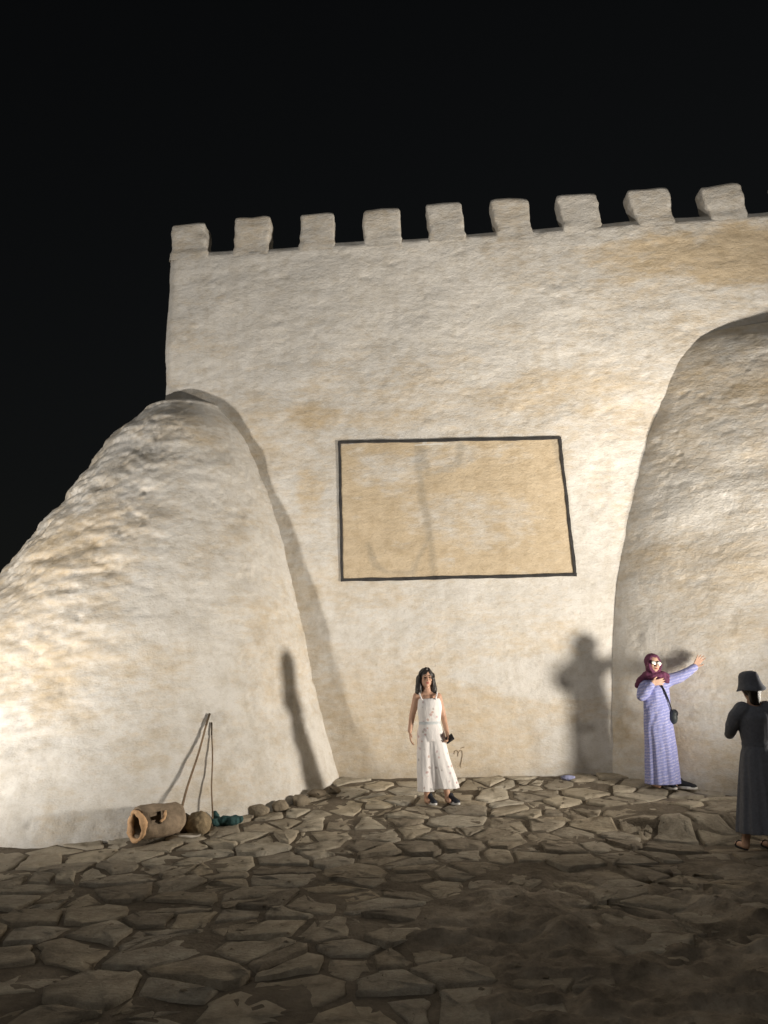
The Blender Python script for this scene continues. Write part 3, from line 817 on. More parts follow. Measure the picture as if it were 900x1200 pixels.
# ================================================================== person in white (centre)
def person_white():
    bx, by = -.23, 9.32
    bz = max(floor_max(bx - .08, by - .12, .07), floor_max(bx + .16, by - .12, .07)) + .001
    root = empty('person', (bx, by, bz), 'woman in white sleeveless floral wide-legged outfit holding a phone, dark shoulder-length hair', 'person')
    K = 5.625 * 106
    def P(zx, zy, y=0.0):
        z = (1085 - zy) / K * .985; return Vector(((zx - 450) / K + .038 * z, y, z))
    # body
    bm = bmesh.new()
    hc = P(388, 238, -.01); hrot = Euler((R(-4), R(4), R(14))).to_matrix()
    head(bm, hc, hrot, .98)
    chain(bm, [hc + Vector((0, .02, -.07)), P(398, 345, .015)], [.047, .055])
    shl, shr = P(322, 362, .01), P(472, 368, .01)
    chain(bm, [P(398, 350, .01), shl], [.05, .046]); chain(bm, [P(398, 350, .01), shr], [.05, .046])
    uvs(bm, P(400, 405, 0), (.115, .078, .10)); uvs(bm, P(410, 480, 0), (.108, .075, .12)); uvs(bm, P(415, 560, 0), (.098, .07, .09)); uvs(bm, P(420, 625, .01), (.128, .088, .10))
    chain(bm, [shl, P(291, 490, .03), P(276, 600, -.03)], [.047, .037, .026])
    hand(bm, P(276, 605, -.03), (.06, -.15, -1), (1, .1, 0), (0, -1, 0), .32, .05, .95)
    chain(bm, [shr, P(507, 500, .05), P(533, 610, -.02)], [.045, .035, .026])
    hand(bm, P(533, 612, -.02), (.10, -.35, -.9), (-.9, -.3, .2), (-.1, -1, .2), .75, .03, .95)
    for hx, kx, ax, ay in ((388, 383, 396, 0), (452, 492, 536, 0)):
        chain(bm, [P(hx, 650, .01), P(kx, 850, -.01), P(ax, 1030, ay + .02), P(ax, 1062, ay + .02)], [.082, .052, .034, .036])
        chain(bm, [P(ax, 1060, .02), P(ax + 12, 1064, -.10)], [.030, .024])
    mobj('body', remesh(bm, .0055, 3, 'body'), M_skin, root)
    face_parts(root, hc, hrot, .98, M_lip)
    # outfit
    bm = bmesh.new(); h = 1 / K
    top = [(P(427, 668).x, .0, P(0, 668).z, 104 * h, .108, .012, 7, 0), (P(418, 610).x, .0, P(0, 610).z, 94 * h, .100, .012, 7, .4), (P(413, 548).x, 0, P(0, 548).z, 73 * h, .082, .008, 7, .8),
           (P(412, 500).x, -.004, P(0, 500).z, 80 * h, .090, .012, 5, 1.2), (P(412, 440).x, -.016, P(0, 440).z, 86 * h, .104, .008, 5, 1.5), (P(410, 395).x, -.008, P(0, 395).z, 80 * h, .094, .0, 5, 1.5), (P(408, 378).x, 0, P(0, 378).z, 74 * h, .086, 0, 5, 1.5)]
    loft(bm, ringlerp(top, 40))
    lg = [(P(393, 1002).x, -.01, P(0, 1002).z, 60 * h, .115, .10, 6, .2), (P(390, 900).x, 0, P(0, 900).z, 62 * h, .110, .085, 6, .3), (P(388, 780).x, 0, P(0, 780).z, 64 * h, .108, .05, 6, .5), (P(388, 660).x, 0, P(0, 660).z, 64 * h, .102, .015, 6, .7), (P(395, 610).x, 0, P(0, 610).z, 60 * h, .085, 0, 6, .7)]
    loft(bm, ringlerp(lg, 44))
    lg = [(P(532, 972).x, -.01, P(0, 985).z, 84 * h, .125, .10, 7, 1.2), (P(508, 880).x, 0, P(0, 890).z, 78 * h, .118, .085, 7, 1.3), (P(478, 780).x, 0, P(0, 780).z, 70 * h, .112, .05, 7, 1.5), (P(458, 660).x, 0, P(0, 660).z, 62 * h, .102, .015, 7, 1.7), (P(440, 610).x, 0, P(0, 610).z, 58 * h, .085, 0, 7, 1.7)]
    loft(bm, ringlerp(lg, 44))
    lg = [(P(455, 970).x, 0, P(0, 990).z, 46 * h, .100, .05, 5, .2), (P(448, 850).x, 0, P(0, 850).z, 50 * h, .104, .03, 5, .5), (P(430, 640).x, 0, P(0, 640).z, 60 * h, .095, 0, 5, .7)]
    loft(bm, ringlerp(lg, 30))
    mobj('jumpsuit', remesh(bm, .007, 2, 'jumpsuit', lambda c: .004 * fbm(c * (14, 14, 5), 3, seed=501)), M_floral, root)
    bm = bmesh.new(); a = P(413, 546); loft(bm, [(a.x, 0, a.z - .016, .130, .093, .008, 7, .8), (a.x, 0, a.z, .127, .089, .008, 7, .8), (a.x, 0, a.z + .016, .128, .090, .008, 7, .8)])
    me = bpy.data.meshes.new('waistband'); bm.to_mesh(me); bm.free(); mobj('waistband', me, simple('grey_white_band', (.62, .66, .68), .85, .1, 30, .003), root)
    for pts in (((360, 385, -.088), (345, 350, -.062), (334, 328, -.02), (336, 335, .03), (350, 385, .08)), ((455, 388, -.088), (462, 360, -.060), (465, 336, -.01), (462, 345, .04), (452, 388, .08))):
        V, F = tube([P(*p) for p in pts], .009, 8); mobj('strap', mesh_from('strap', V, F), M_floral, root)
    # hair: shoulder length, off the face
    bm = bmesh.new(); T = lambda v: hc + hrot @ Vector(v)
    uvs(bm, T((0, .022, .040)), (.086, .095, .088), hrot)
    for (x, y, z, x2, y2, z2, r1, r2) in ((-.072, .0, .02, -.090, .0, -.13, .030, .036), (-.06, .05, .0, -.075, .05, -.17, .05, .045), (.072, .0, .02, .098, .005, -.12, .030, .038), (.06, .05, 0, .085, .05, -.16, .05, .05), (0, .07, 0, 0, .075, -.18, .06, .055), (.09, .02, -.12, .105, .0, -.165, .04, .03), (-.085, .02, -.12, -.098, .0, -.16, .035, .022),
                                          (-.012, -.040, .108, -.080, -.022, .03, .020, .022), (.012, -.040, .108, .080, -.02, .03, .020, .024)):
        tcap(bm, T((x, y, z)), T((x2, y2, z2)), r1, r2)
    mobj('hair', remesh(bm, .006, 2, 'hair', lambda c: .006 * fbm(c * (45, 45, 6), 3, seed=511)), M_hair, root)
    shoe(root, (P(398, 0).x - .036, .01), R(20), .95, M_navy); shoe(root, (P(540, 0).x - .036, .01), R(28), .95, M_navy)
    # phone
    bm = bmesh.new(); bmesh.ops.create_cube(bm, size=1, matrix=Matrix.Translation((0, 0, 0)) @ Matrix.Diagonal((.072, .009, .150, 1)))
    bmesh.ops.bevel(bm, geom=bm.edges[:], offset=.0035, segments=2, affect='EDGES')
    me = bpy.data.meshes.new('phone'); bm.to_mesh(me); bm.free()
    ph = mobj('phone', me, M_black); pp = P(550, 655, -.070); ph.location = Vector((bx, by, bz)) + pp; ph.rotation_euler = (R(28), R(62), R(-20))
    tag(ph, 'dark phone in the hand of the woman in white', 'phone')
    bm = bmesh.new(); bmesh.ops.create_cube(bm, size=1, matrix=Matrix.Translation((.018, .006, .045)) @ Matrix.Diagonal((.026, .004, .04, 1))); bmesh.ops.bevel(bm, geom=bm.edges[:], offset=.0015, segments=1, affect='EDGES')
    me = bpy.data.meshes.new('camera_bump'); bm.to_mesh(me); bm.free(); mobj('camera_bump', me, M_bag, ph)
person_white()

# ================================================================== person in lavender (right)
def person_lavender():
    bx, by = 2.44, 9.74
    bz = max(floor_max(bx - .1, by - .1, .06), floor_max(bx + .13, by - .08, .08)) + .001
    root = empty('person', (bx, by, bz), 'woman in long lavender-blue print dress and burgundy headscarf, one arm stretched out sideways', 'person')
    K = 6.317 * 103
    def P(zx, zy, y=0.0):
        z = (1100 - zy) / K; return Vector(((zx - 320) / K + .102 * z, y, z))
    bm = bmesh.new(); h = 1 / K
    hc = P(240, 170, -.02); hrot = Euler((R(-2), R(6), R(10))).to_matrix()
    head(bm, hc, hrot, .98)
    chain(bm, [hc + Vector((0, .02, -.06)), P(250, 290, .01)], [.047, .06])
    shl, shr = P(178, 312, .01), P(332, 302, .01)
    chain(bm, [P(250, 300, .01), shl], [.05, .046]); chain(bm, [P(250, 300, .01), shr], [.05, .046])
    for zy, zx, r in ((360, 258, (.12, .085, .12)), (480, 266, (.11, .08, .13)), (570, 272, (.12, .085, .12)), (640, 278, (.125, .09, .11))): uvs(bm, P(zx, zy), r)
    chain(bm, [shr, P(440, 262, -.03), P(548, 200, -.06)], [.046, .036, .026])
    hand(bm, P(552, 197, -.06), (.55, -.05, .75), (0, -.9, .1), (1, 0, -.5), .18, .16, .98)
    chain(bm, [shl, P(143, 415, -.06), P(205, 322, -.17)], [.046, .038, .027])
    hand(bm, P(207, 318, -.17), (.85, -.05, .10), (.0, 1, 0), (0, 0, 1), .22, .10, .95)
    for hx, kx, ax in ((240, 235, 252), (318, 345, 372)):
        chain(bm, [P(hx, 640, .01), P(kx, 850, 0), P(ax, 1040, .03), P(ax, 1065, .03)], [.085, .055, .036, .036]); chain(bm, [P(ax, 1068, .03), P(ax + 20, 1076, -.08)], [.03, .024])
    mobj('body', remesh(bm, .0055, 3, 'body'), M_skin2, root)
    face_parts(root, hc, hrot, .98, M_lip)
    # dress with long sleeves
    bm = bmesh.new()
    rg = [(P(316, 1066).x, 0, P(0, 1066).z, 129 * h, .165, .075, 9, .2), (P(310, 960).x, 0, P(0, 960).z, 124 * h, .158, .070, 9, .3), (P(300, 800).x, 0, P(0, 800).z, 117 * h, .145, .055, 9, .5), (P(284, 650).x, 0, P(0, 650).z, 110 * h, .130, .035, 9, .8),
          (P(272, 540).x, 0, P(0, 540).z, 103 * h, .118, .025, 8, 1.0), (P(266, 450).x, -.01, P(0, 450).z, 102 * h, .118, .02, 7, 1.2), (P(260, 360).x, -.015, P(0, 360).z, 100 * h, .118, .01, 7, 1.4), (P(254, 310).x, 0, P(0, 310).z, 86 * h, .09, 0, 7, 1.4), (P(250, 285).x, 0, P(0, 285).z, 60 * h, .07, 0, 7, 1.4)]
    loft(bm, ringlerp(rg, 90), 72)
    chain(bm, [P(318, 320, .0), P(375, 292, -.01), P(440, 274, -.03), P(500, 240, -.045), P(546, 206, -.06)], [.082, .074, .066, .054, .044])
    chain(bm, [P(190, 325, .0), P(158, 375, -.02), P(142, 412, -.06), P(165, 380, -.12), P(196, 335, -.165)], [.074, .066, .060, .056, .045])
    mobj('dress', remesh(bm, .007, 2, 'dress', lambda c: .005 * fbm(c * (13, 13, 4), 3, seed=521)), M_lav, root)
    # headscarf
    bm = bmesh.new(); T = lambda v: hc + hrot @ Vector(v)
    uvs(bm, T((0, .030, .030)), (.094, .098, .100), hrot)
    n = 22
    ring = [T((.068 * math.sin(t), -.038 + .014 * math.cos(t), -.014 + .094 * math.cos(t))) for t in np.linspace(0, 2 * math.pi, n)]
    chain(bm, ring, [.020] * n)
    tcap(bm, T((0, .03, -.03)), P(250, 275, .02), .078, .088)
    chain(bm, [P(195, 262, -.05), P(250, 268, -.085), P(300, 258, -.08), P(335, 268, -.05)], [.045, .042, .045, .04])
    chain(bm, [P(300, 262, -.08), P(322, 290, -.10), P(335, 308, -.09)], [.05, .042, .025])
    chain(bm, [P(200, 258, -.03), P(165, 275, -.01), P(140, 300, .02), P(124, 335, .05)], [.052, .046, .040, .026])
    chain(bm, [P(200, 262, .04), P(250, 275, .07), P(310, 270, .05)], [.06, .07, .055])
    mobj('headscarf', remesh(bm, .006, 3, 'headscarf', lambda c: .006 * fbm(c * (22, 22, 16), 3, seed=531, ridged=True)), M_scarf, root)
    # glasses
    bm = bmesh.new()
    for sx in (-1, 1): uvs(bm, T((sx * .034, -.092, .004)), (.028, .004, .019), hrot, 18, 10)
    me = bpy.data.meshes.new('lenses'); bm.to_mesh(me); bm.free(); gl = mobj('glasses', me, M_lens, root)
    V, F = joinVF([tube([T((sx * .034 + .029 * math.cos(t), -.093, .004 + .020 * math.sin(t))) for t in np.linspace(0, 2 * math.pi, 20)], .0025, 6) for sx in (-1, 1)] + [tube([T((-.008, -.094, .008)), T((.008, -.094, .008))], .0025, 6)] + [tube([T((sx * .062, -.090, .010)), T((sx * .082, -.02, .012))], .0025, 6) for sx in (-1, 1)])
    mobj('rim', mesh_from('rim', V, F), M_black, gl)
    shoe(root, (P(255, 0).x - .03, .02), R(18), .95, M_black); shoe(root, (P(350, 0).x - .03, -.02), R(48), 1.0, M_black)
    # crossbody bag: a thing of its own
    bc = P(386, 572, -.03)
    bag = empty('shoulder_bag', Vector((bx, by, bz)) + bc - Vector((0, 0, .09)), 'dark crossbody bag hanging at the hip of the woman in lavender', 'bag')
    inv = Matrix.Translation(-(bc - Vector((0, 0, .09))))
    bm = bmesh.new(); uvs(bm, bc, (.050, .085, .085)); uvs(bm, bc + Vector((-.005, 0, -.02)), (.052, .088, .072)); uvs(bm, bc + Vector((0, -.02, .03)), (.044, .07, .05))
    o = mobj('pouch', remesh(bm, .006, 3, 'pouch'), M_bag, bag); o.matrix_parent_inverse = inv
    bm = bmesh.new(); uvs(bm, bc + Vector((.018, -.005, .035)), (.042, .078, .048)); o = mobj('flap', remesh(bm, .006, 3, 'flap'), M_black, bag); o.matrix_parent_inverse = inv
    st = [bc + Vector((-.02, -.04, .06)), P(362, 505, -.085), P(340, 455, -.118), P(312, 390, -.138), P(285, 335, -.128), P(262, 300, -.10), P(235, 278, -.03), P(228, 280, .05), P(270, 360, .12), P(340, 480, .10), bc + Vector((-.02, .05, .06))]
    V, F = tube(st, .0085, 8); o = mobj('strap', mesh_from('strap', V, F), M_black, bag); o.matrix_parent_inverse = inv
person_lavender()

# ================================================================== person in dark dress (right edge, seen from behind)
def person_dark():
    bx, by = 2.74, 7.42
    bz = floor_max(bx - .14, by, .08) + .001
    root = empty('person', (bx, by, bz), 'person in dark dress and bucket hat seen from behind at the right edge', 'person')
    K = 4.8 * 140
    def P(zx, zy, y=0.0):
        z = (1140 - zy) / K; return Vector(((zx - 312) / K + .12 * z, y, z))
    h = 1 / K
    bm = bmesh.new()
    hc = P(192, 225, .0); hrot = Matrix.Rotation(R(180 + 14), 3, 'Z')
    head(bm, hc, hrot, .98)
    chain(bm, [hc + Vector((0, .0, -.05)), P(205, 325, -.01)], [.048, .058])
    shl, shr = P(118, 355, 0), P(300, 355, 0)
    chain(bm, [P(208, 340, 0), shl], [.05, .05]); chain(bm, [P(208, 340, 0), shr], [.05, .05])
    for zy, r in ((400, (.125, .085, .12)), (500, (.105, .08, .13)), (600, (.125, .09, .12)), (660, (.13, .095, .10))): uvs(bm, P(210 + (zy - 400) * .1, zy), r)
    chain(bm, [shl, P(82, 470, .05), P(112, 505, .24)], [.05, .038, .027]); hand(bm, P(114, 500, .25), (.35, .8, .35), (1, 0, -.1), (0, .2, 1), .5, .04, .95)
    chain(bm, [shr, P(345, 470, .05), P(318, 495, .24)], [.05, .038, .027]); hand(bm, P(316, 490, .25), (-.35, .8, .35), (-1, 0, -.1), (0, .2, 1), .5, .04, .95)
    for hx, kx, ax in ((200, 175, 150), (262, 280, 300)):
        chain(bm, [P(hx, 660, .0), P(kx, 850, .02), P(ax, 1085, -.01), P(ax - 2, 1110, -.015)], [.09, .055, .034, .032])
        chain(bm, [P(ax - 2, 1118, -.02), P(ax - 6, 1124, .10), P(ax - 8, 1128, .17)], [.030, .028, .022])
    mobj('body', remesh(bm, .0055, 3, 'body'), M_skin, root)
    face_parts(root, hc, hrot, .98, M_lip)
    bm = bmesh.new()
    rg = [(P(245, 1046).x, 0, P(0, 1046).z, 138 * h, .19, .07, 11, .1), (P(240, 950).x, 0, P(0, 950).z, 130 * h, .18, .065, 11, .2), (P(232, 800).x, 0, P(0, 800).z, 115 * h, .16, .055, 11, .3), (P(225, 680).x, 0, P(0, 680).z, 102 * h, .14, .04, 11, .5), (P(218, 590).x, 0, P(0, 590).z, 86 * h, .115, .03, 11, .6),
          (P(215, 550).x, 0, P(0, 550).z, 76 * h, .098, .01, 9, .7), (P(212, 480).x, 0, P(0, 480).z, 88 * h, .108, .015, 9, .8), (P(210, 400).x, 0, P(0, 400).z, 98 * h, .115, .01, 9, 1), (P(208, 350).x, 0, P(0, 350).z, 84 * h, .085, 0, 9, 1), (P(206, 322).x, 0, P(0, 322).z, 46 * h, .06, 0, 9, 1)]
    loft(bm, ringlerp(rg, 90), 72)
    chain(bm, [P(140, 352, 0), P(104, 390, .01), P(84, 440, .03), P(82, 470, .05), P(104, 498, .18)], [.077, .070, .060, .052, .044])
    chain(bm, [P(278, 352, 0), P(318, 390, .01), P(340, 440, .03), P(344, 470, .05), P(322, 496, .18)], [.077, .070, .060, .052, .044])
    mobj('dress', remesh(bm, .007, 2, 'dress', lambda c: .005 * fbm(c * (14, 14, 4), 3, seed=541)), M_charcoal, root)
    bm = bmesh.new(); a = P(215, 548); loft(bm, [(a.x, 0, a.z - .014, .120, .106, .01, 9, .7), (a.x, 0, a.z + .014, .118, .103, .01, 9, .7)]); me = bpy.data.meshes.new('belt'); bm.to_mesh(me); bm.free(); mobj('belt', me, M_hat, root)
    bm = bmesh.new(); uvs(bm, hc + Vector((0, -.012, .012)), (.088, .092, .092)); tcap(bm, hc + Vector((0, -.05, -.02)), hc + Vector((.005, -.040, -.115)), .058, .046)
    mobj('hair', remesh(bm, .007, 2, 'hair', lambda c: .005 * fbm(c * (40, 40, 6), 3, seed=551)), M_hair, root)
    # bucket hat: lathe
    prof = [(0.0, .128), (.045, .126), (.078, .112), (.092, .085), (.100, .040), (.106, .018), (.120, -.014), (.136, -.036), (.134, -.042), (.117, -.022), (.101, .008), (.094, .040), (.086, .08), (.06, .104), (0, .110)]
    hm = Matrix.Translation(hc + Vector((-.006, -.004, .028))) @ Euler((R(3), R(-6), 0)).to_matrix().to_4x4(); seg = 40; V = []; F = []
    for (r, z) in prof:
        for s in range(seg):
            t = 2 * math.pi * s / seg; rr = r * .92 * (1 + (.03 * math.sin(3 * t + 1) if r > .11 else .01 * math.sin(5 * t))); V.append(hm @ Vector((rr * math.cos(t), rr * 1.06 * math.sin(t), z + (.010 * math.sin(2 * t + .5) if r > .11 else 0))))
    for k in range(len(prof) - 1):
        for s in range(seg): F.append((k * seg + s, k * seg + (s + 1) % seg, (k + 1) * seg + (s + 1) % seg, (k + 1) * seg + s))
    mobj('bucket_hat', mesh_from('bucket_hat', V, F), M_hat, root)
    for ax in (150, 300):
        bm = bmesh.new(); q = P(ax - 4, 1130, 0); n = 20; rings = []
        for z in (.0, .016):
            rings.append([bm.verts.new((q.x + .040 * math.sin(t), .085 + .125 * math.cos(t), z)) for t in np.linspace(0, 2 * math.pi, n, endpoint=False)])
        for k in range(n): bm.faces.new((rings[0][k], rings[0][(k + 1) % n], rings[1][(k + 1) % n], rings[1][k]))
        bm.faces.new(rings[0]); bm.faces.new(rings[1]); bmesh.ops.recalc_face_normals(bm, faces=bm.faces)
        me = bpy.data.meshes.new('sandal'); bm.to_mesh(me); bm.free(); sn = mobj('sandal', me, M_black, root)
        V, F = tube([(q.x - .036, .13, .012), (q.x - .02, .125, .045), (q.x, .125, .055), (q.x + .02, .125, .045), (q.x + .036, .13, .012)], .006, 8); mobj('strap', mesh_from('strap', V, F), M_black, sn)
person_dark()

# ================================================================== things lying at the foot of the left buttress
def jar():
    x, y = -2.98, 8.02; z = floor_max(x, y, .12) - .01
    root = empty('clay_jar', (x, y, z), 'big dusty clay jar on its side with a broken pale orange mouth', 'jar', rz=R(64))
    # body: lathe about X, mouth at -X
    prof = [(.27, 0), (.265, .06), (.25, .115), (.20, .145), (.08, .162), (-.05, .170), (-.16, .164), (-.22, .150), (-.235, .142), (-.22, .125), (-.10, .142), (.08, .146), (.19, .120), (.23, .05), (.232, 0)]
    seg = 44; V = []; F = []
    pr = np.array([[(a, r * math.cos(t), r * math.sin(t)) for t in np.linspace(0, 2 * math.pi, seg, endpoint=False)] for a, r in prof])
    d = .030 * fbm(pr * 5, 4, seed=601); rad = pr * (0, 1, 1); rad = rad / np.maximum(np.linalg.norm(rad, axis=-1, keepdims=True), 1e-3)
    pr = pr + rad * d[..., None]; jag = .022 * fbm(pr * 13, 3, seed=603); pr[5:10, :, 0] += jag[5:10]
    pr[..., 2] += .160
    me = grid_mesh('body', pr, True)
    # knock a hole in the near shoulder
    bm = bmesh.new(); bm.from_mesh(me)
    for f in list(bm.faces):
        c = f.calc_center_median()
        if ((c.x + .08) / .075) ** 2 + ((c.z - .215) / .055) ** 2 < 1.1 and c.y < -.05: bm.faces.remove(f)
    bm.to_mesh(me); bm.free()
    o = mobj('body', me, M_terra, root); o.rotation_euler = (0, R(-3), R(-14))
    # pale broken rim: lumpy ring
    bm = bmesh.new(); n = 30; pts = []; rads = []
    for k in range(n + 1):
        t = 2 * math.pi * k / n; r = .134 + .010 * math.sin(3 * t); pts.append(Vector((-.235 + .018 * math.sin(2 * t + .6), r * math.cos(t), .160 + r * math.sin(t)))); rads.append(.026 + .010 * math.sin(2 * t + 2.2) + .005 * math.sin(7 * t))
    chain(bm, pts, rads)
    o = mobj('broken_rim', remesh(bm, .008, 2, 'broken_rim', lambda c: .008 * fbm(c * 22, 3, seed=607)), M_terra_in, root); o.rotation_euler = (0, R(-3), R(-14))
    bm = bmesh.new(); tcap(bm, (-.015, -.155, .22), (.0, -.150, .265), .018, .012); tcap(bm, (-.06, -.165, .185), (-.02, -.16, .20), .016, .014)
    o = mobj('chip', remesh(bm, .006, 2, 'chip', lambda c: .005 * fbm(c * 30, 3, seed=609)), M_terra_in, root); o.rotation_euler = (0, R(-3), R(-14))
jar()

def lump(name, x, y, r, seed, mat, label, cat, rz=0, group=None, sink=.25, amp=.22):
    bm = bmesh.new()
    if amp > .25 and mat is M_rubble:
        rr = random.Random(seed)
        for k in range(26):
            d = Vector((rr.gauss(0, 1), rr.gauss(0, 1), rr.gauss(0, 1))).normalized() * rr.uniform(.8, 1.1); bm.verts.new((d.x * r[0], d.y * r[1], d.z * r[2]))
        bmesh.ops.convex_hull(bm, input=bm.verts[:]); bmesh.ops.bevel(bm, geom=bm.edges[:], offset=.007, segments=1, affect='EDGES')
    else:
        bmesh.ops.create_icosphere(bm, subdivisions=4, radius=1)
        co = np.array([v.co[:] for v in bm.verts]); n = amp * fbm(co * 1.3 + seed * 7.7, 3, seed=seed) + amp * .6 * fbm(co * 3.5 + seed, 4, seed=seed + 1)
        fl = co * (1 + n[:, None])
        for v, c in zip(bm.verts, fl): v.co = (c[0] * r[0], c[1] * r[1], c[2] * r[2])
    me = bpy.data.meshes.new(name); bm.to_mesh(me); bm.free(); me.polygons.foreach_set('use_smooth', [True] * len(me.polygons))
    o = mobj(name, me, mat); o.location = (x, y, floor_z(x, y) + r[2] * (1 - sink)); o.rotation_euler = (0, 0, rz)
    return tag(o, label, cat, group)
lump('clod', -2.80, 8.30, (.075, .07, .10), 3, M_bristle, 'dark brown clod between the clay jar and the tan mound', 'clod')
lump('mud_mound', -2.66, 8.30, (.125, .11, .135), 5, M_mud, 'tan dome-shaped mud mound beside the clay jar', 'mound', amp=.2, sink=.5)
RB = [(-2.20, 8.97, (.17, .12, .085), 'pale rubble stone nearest the teal cloth'), (-1.98, 9.16, (.15, .11, .075), 'second rubble stone from the teal cloth along the buttress foot'),
      (-1.80, 9.36, (.16, .11, .085), 'third rubble stone from the teal cloth along the buttress foot'), (-1.64, 9.60, (.14, .11, .06), 'flat rubble stone towards the wall end of the buttress foot'), (-1.47, 9.86, (.10, .09, .05), 'small rubble stone nearest the wall at the buttress foot')]
for k, (x, y, r, lb) in enumerate(RB): lump('rubble_stone', x, y, r, 20 + k, M_rubble, lb, 'stone', rz=k * 1.3, group='rubble along the buttress foot', amp=.28, sink=.55)
# teal cloth heap
def teal():
    x, y = -2.44, 8.56; z = floor_z(x, y)
    bm = bmesh.new(); rr = random.Random(4)
    for k in range(9): a = Vector((rr.uniform(-.12, .10), rr.uniform(-.05, .05), rr.uniform(.03, .06))); tcap(bm, a, a + Vector((rr.uniform(-.07, .09), rr.uniform(-.05, .05), rr.uniform(-.01, .03))), .045, .032)
    tcap(bm, (-.11, 0, .08), (-.13, 0, .13), .035, .02)
    o = mobj('cloth_heap', remesh(bm, .008, 2, 'cloth_heap', lambda c: .012 * fbm(c * 16, 3, seed=621, ridged=True)), M_teal); o.location = (x, y, z - .01)
    tag(o, 'crumpled dark teal cloth at the foot of the thin pole', 'cloth')
teal()
# two poles leaning on the buttress
bastL = bpy.data.objects['buttress']
BB = bvh(bastL)
def pole(base, top_xz, rad, name, label, head_=None):
    h = BB.ray_cast(Vector((top_xz[0] * .62, 5.0, top_xz[1])), (Vector((top_xz[0], 8.6, top_xz[1])) - Vector((top_xz[0] * .62, 5.0, top_xz[1]))).normalized())
    top = (h[0] + Vector((0.02, -rad, 0))) if h[0] else Vector((top_xz[0], 8.5, top_xz[1]))
    b = Vector((base[0], base[1], floor_z(*base)))
    root = empty(name, b, label, 'pole')
    n = 14; d = top - b; pts = [d * (k / (n - 1)) + Vector((.006 * math.sin(k * .9), .004 * math.sin(k * 1.3), 0)) for k in range(n)]
    pts = [Vector((0, 0, .0))] + pts[1:] + [pts[-1] + d.normalized() * .05]
    V, F = tube(pts, [rad * (1 - .2 * k / n) for k in range(len(pts))], 10); mobj('shaft', mesh_from('shaft', V, F), M_wood, root)
    V, F = tube([pts[-2] - d.normalized() * .10, pts[-1] + d.normalized() * .004], rad * .98, 10); mobj('grip', mesh_from('grip', V, F), M_bristle, root)
    if head_:
        bm = bmesh.new(); u = d.normalized()
        for k in range(7): tcap(bm, u * .16, Vector(((k - 3) * .016, -.01 * (k % 2), .012)), .012, .014)
        tcap(bm, u * .14, u * .22, .022, .018)
        mobj('broom_head', remesh(bm, .006, 1, 'broom_head'), M_bristle, root)
    return root
pole((-2.86, 8.12), (-2.70, 1.36), .014, 'leaning_pole', 'thick dark pole leaning on the left buttress beside the clay jar', True)
pole((-2.56, 8.44), (-2.66, 1.26), .009, 'leaning_pole', 'thin light pole leaning beside the thicker one, standing in teal cloth')
for k, o in enumerate([o for o in bpy.data.objects if o.name.startswith('leaning_pole')]): o['group'] = 'poles leaning on the buttress'

# litter
def scrap(x, y, pts, mat, name, label, rz):
    z = floor_max(x, y, .05); V = []; F = []
    n = len(pts)
    for dz in (.0, .006):
        for i, (a, b) in enumerate(pts): V.append((a, b, dz + .012 * math.sin(i * 2.1) + .014))
    F.append(tuple(range(n))[::-1]); F.append(tuple(range(n, 2 * n)))
    for i in range(n): F.append((i, (i + 1) % n, n + (i + 1) % n, n + i))
    o = mobj(name, mesh_from(name, V, F, False), mat); o.location = (x, y, z - .012); o.rotation_euler = (0, 0, rz); tag(o, label, 'litter')
scrap(-2.66, 8.05, [(-.12, -.01), (-.06, -.03), (.02, -.035), (.10, -.02), (.105, -.008), (.02, -.018), (-.06, -.012), (-.118, .004)], M_litterw, 'scrap_strip', 'thin pale curved strip on the stones in front of the mud mound', .1)
lump('crumpled_wrapper', 1.42, 10.28, (.085, .06, .035), 44, M_litterb, 'small crumpled blue and white wrapper at the foot of the wall', 'litter', amp=.35)

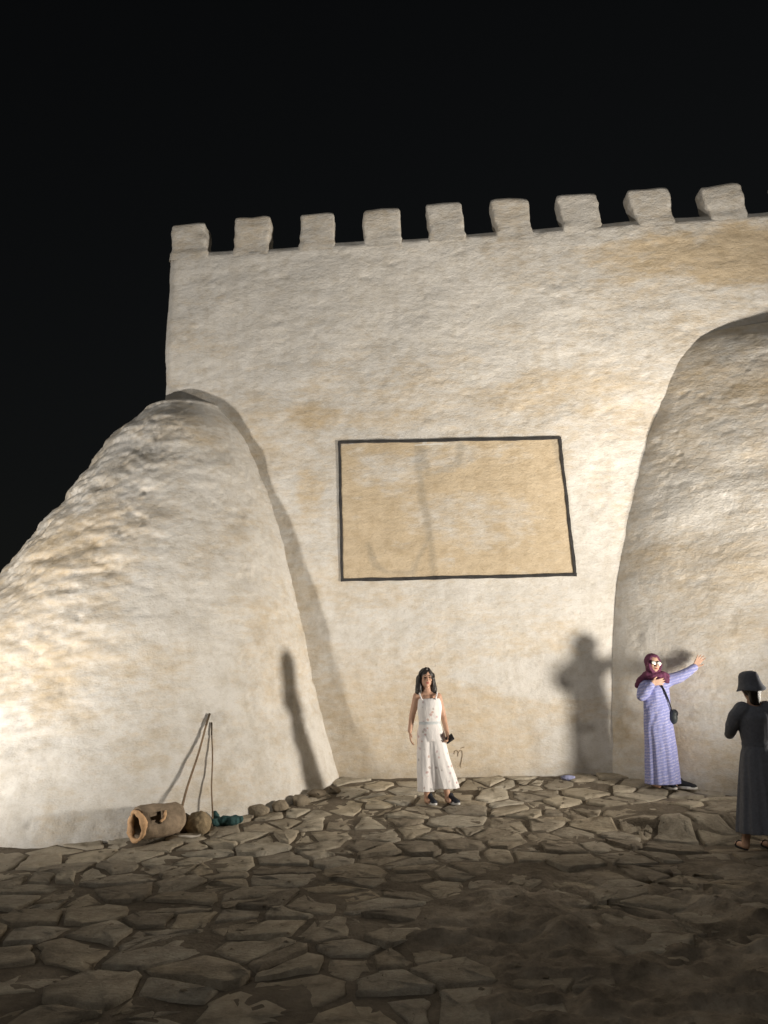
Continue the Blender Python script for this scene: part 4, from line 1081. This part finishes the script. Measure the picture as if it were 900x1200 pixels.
# ================================================================== floodlights (stand just outside the picture; the last one is added fill)
for k, (nm, (x, y), aim, watts, colr, cone, soft, near) in enumerate(FLOODS):
    z = floor_z(x, y); c = Vector((x, y, z + .9)); d = (Vector(aim) - c).normalized(); rot = d.to_track_quat('-Z', 'Y')
    root = empty(nm, (x, y, z), ('ground floodlight by the right buttress aimed at the wall', 'ground floodlight by the left buttress aimed at the wall', 'added unseen floodlight by the right buttress brightening the upper wall')[k], 'floodlight', group='floodlights lighting the wall')
    m = rot.to_matrix().to_4x4()
    def box(name, size, off, mat, bev=.008):
        bm = bmesh.new(); bmesh.ops.create_cube(bm, size=1, matrix=Matrix.Translation((0, 0, .9)) @ m @ Matrix.Translation(off) @ Matrix.Diagonal((*size, 1)))
        bmesh.ops.bevel(bm, geom=bm.edges[:], offset=bev, segments=2, affect='EDGES'); me = bpy.data.meshes.new(name); bm.to_mesh(me); bm.free(); return mobj(name, me, mat, root)
    box('housing', (.34, .26, .08), (0, 0, .075), M_metal); box('glass', (.30, .22, .006), (0, 0, .031), M_lamp, .002)
    V, F = joinVF([tube([(sx * .19, 0, .92), (sx * .19, 0, .02), (sx * .12, 0, .012)], .012, 8) for sx in (-1, 1)] + [tube([(-.2, .08, .012), (.2, .08, .012)], .014, 8), tube([(-.2, -.08, .012), (.2, -.08, .012)], .014, 8)])
    mobj('bracket', mesh_from('bracket', V, F), M_metal, root)
    l = bpy.data.lights.new(nm + '_beam', 'SPOT'); l.energy = watts; l.color = colr; l.spot_size = R(cone); l.spot_blend = 1.0; l.shadow_soft_size = soft
    l.use_nodes = True; em = l.node_tree.nodes['Emission']; fo = l.node_tree.nodes.new('ShaderNodeLightFalloff')      # wide LED panel: softened near field
    fo.inputs['Strength'].default_value = 1.0; fo.inputs['Smooth'].default_value = near; l.node_tree.links.new(fo.outputs['Quadratic'], em.inputs['Strength'])
    lo = bpy.data.objects.new(nm + '_beam', l); COL.objects.link(lo); lo.parent = root; lo.location = Vector((0, 0, .9)) + d * .10; lo.rotation_euler = rot.to_euler()
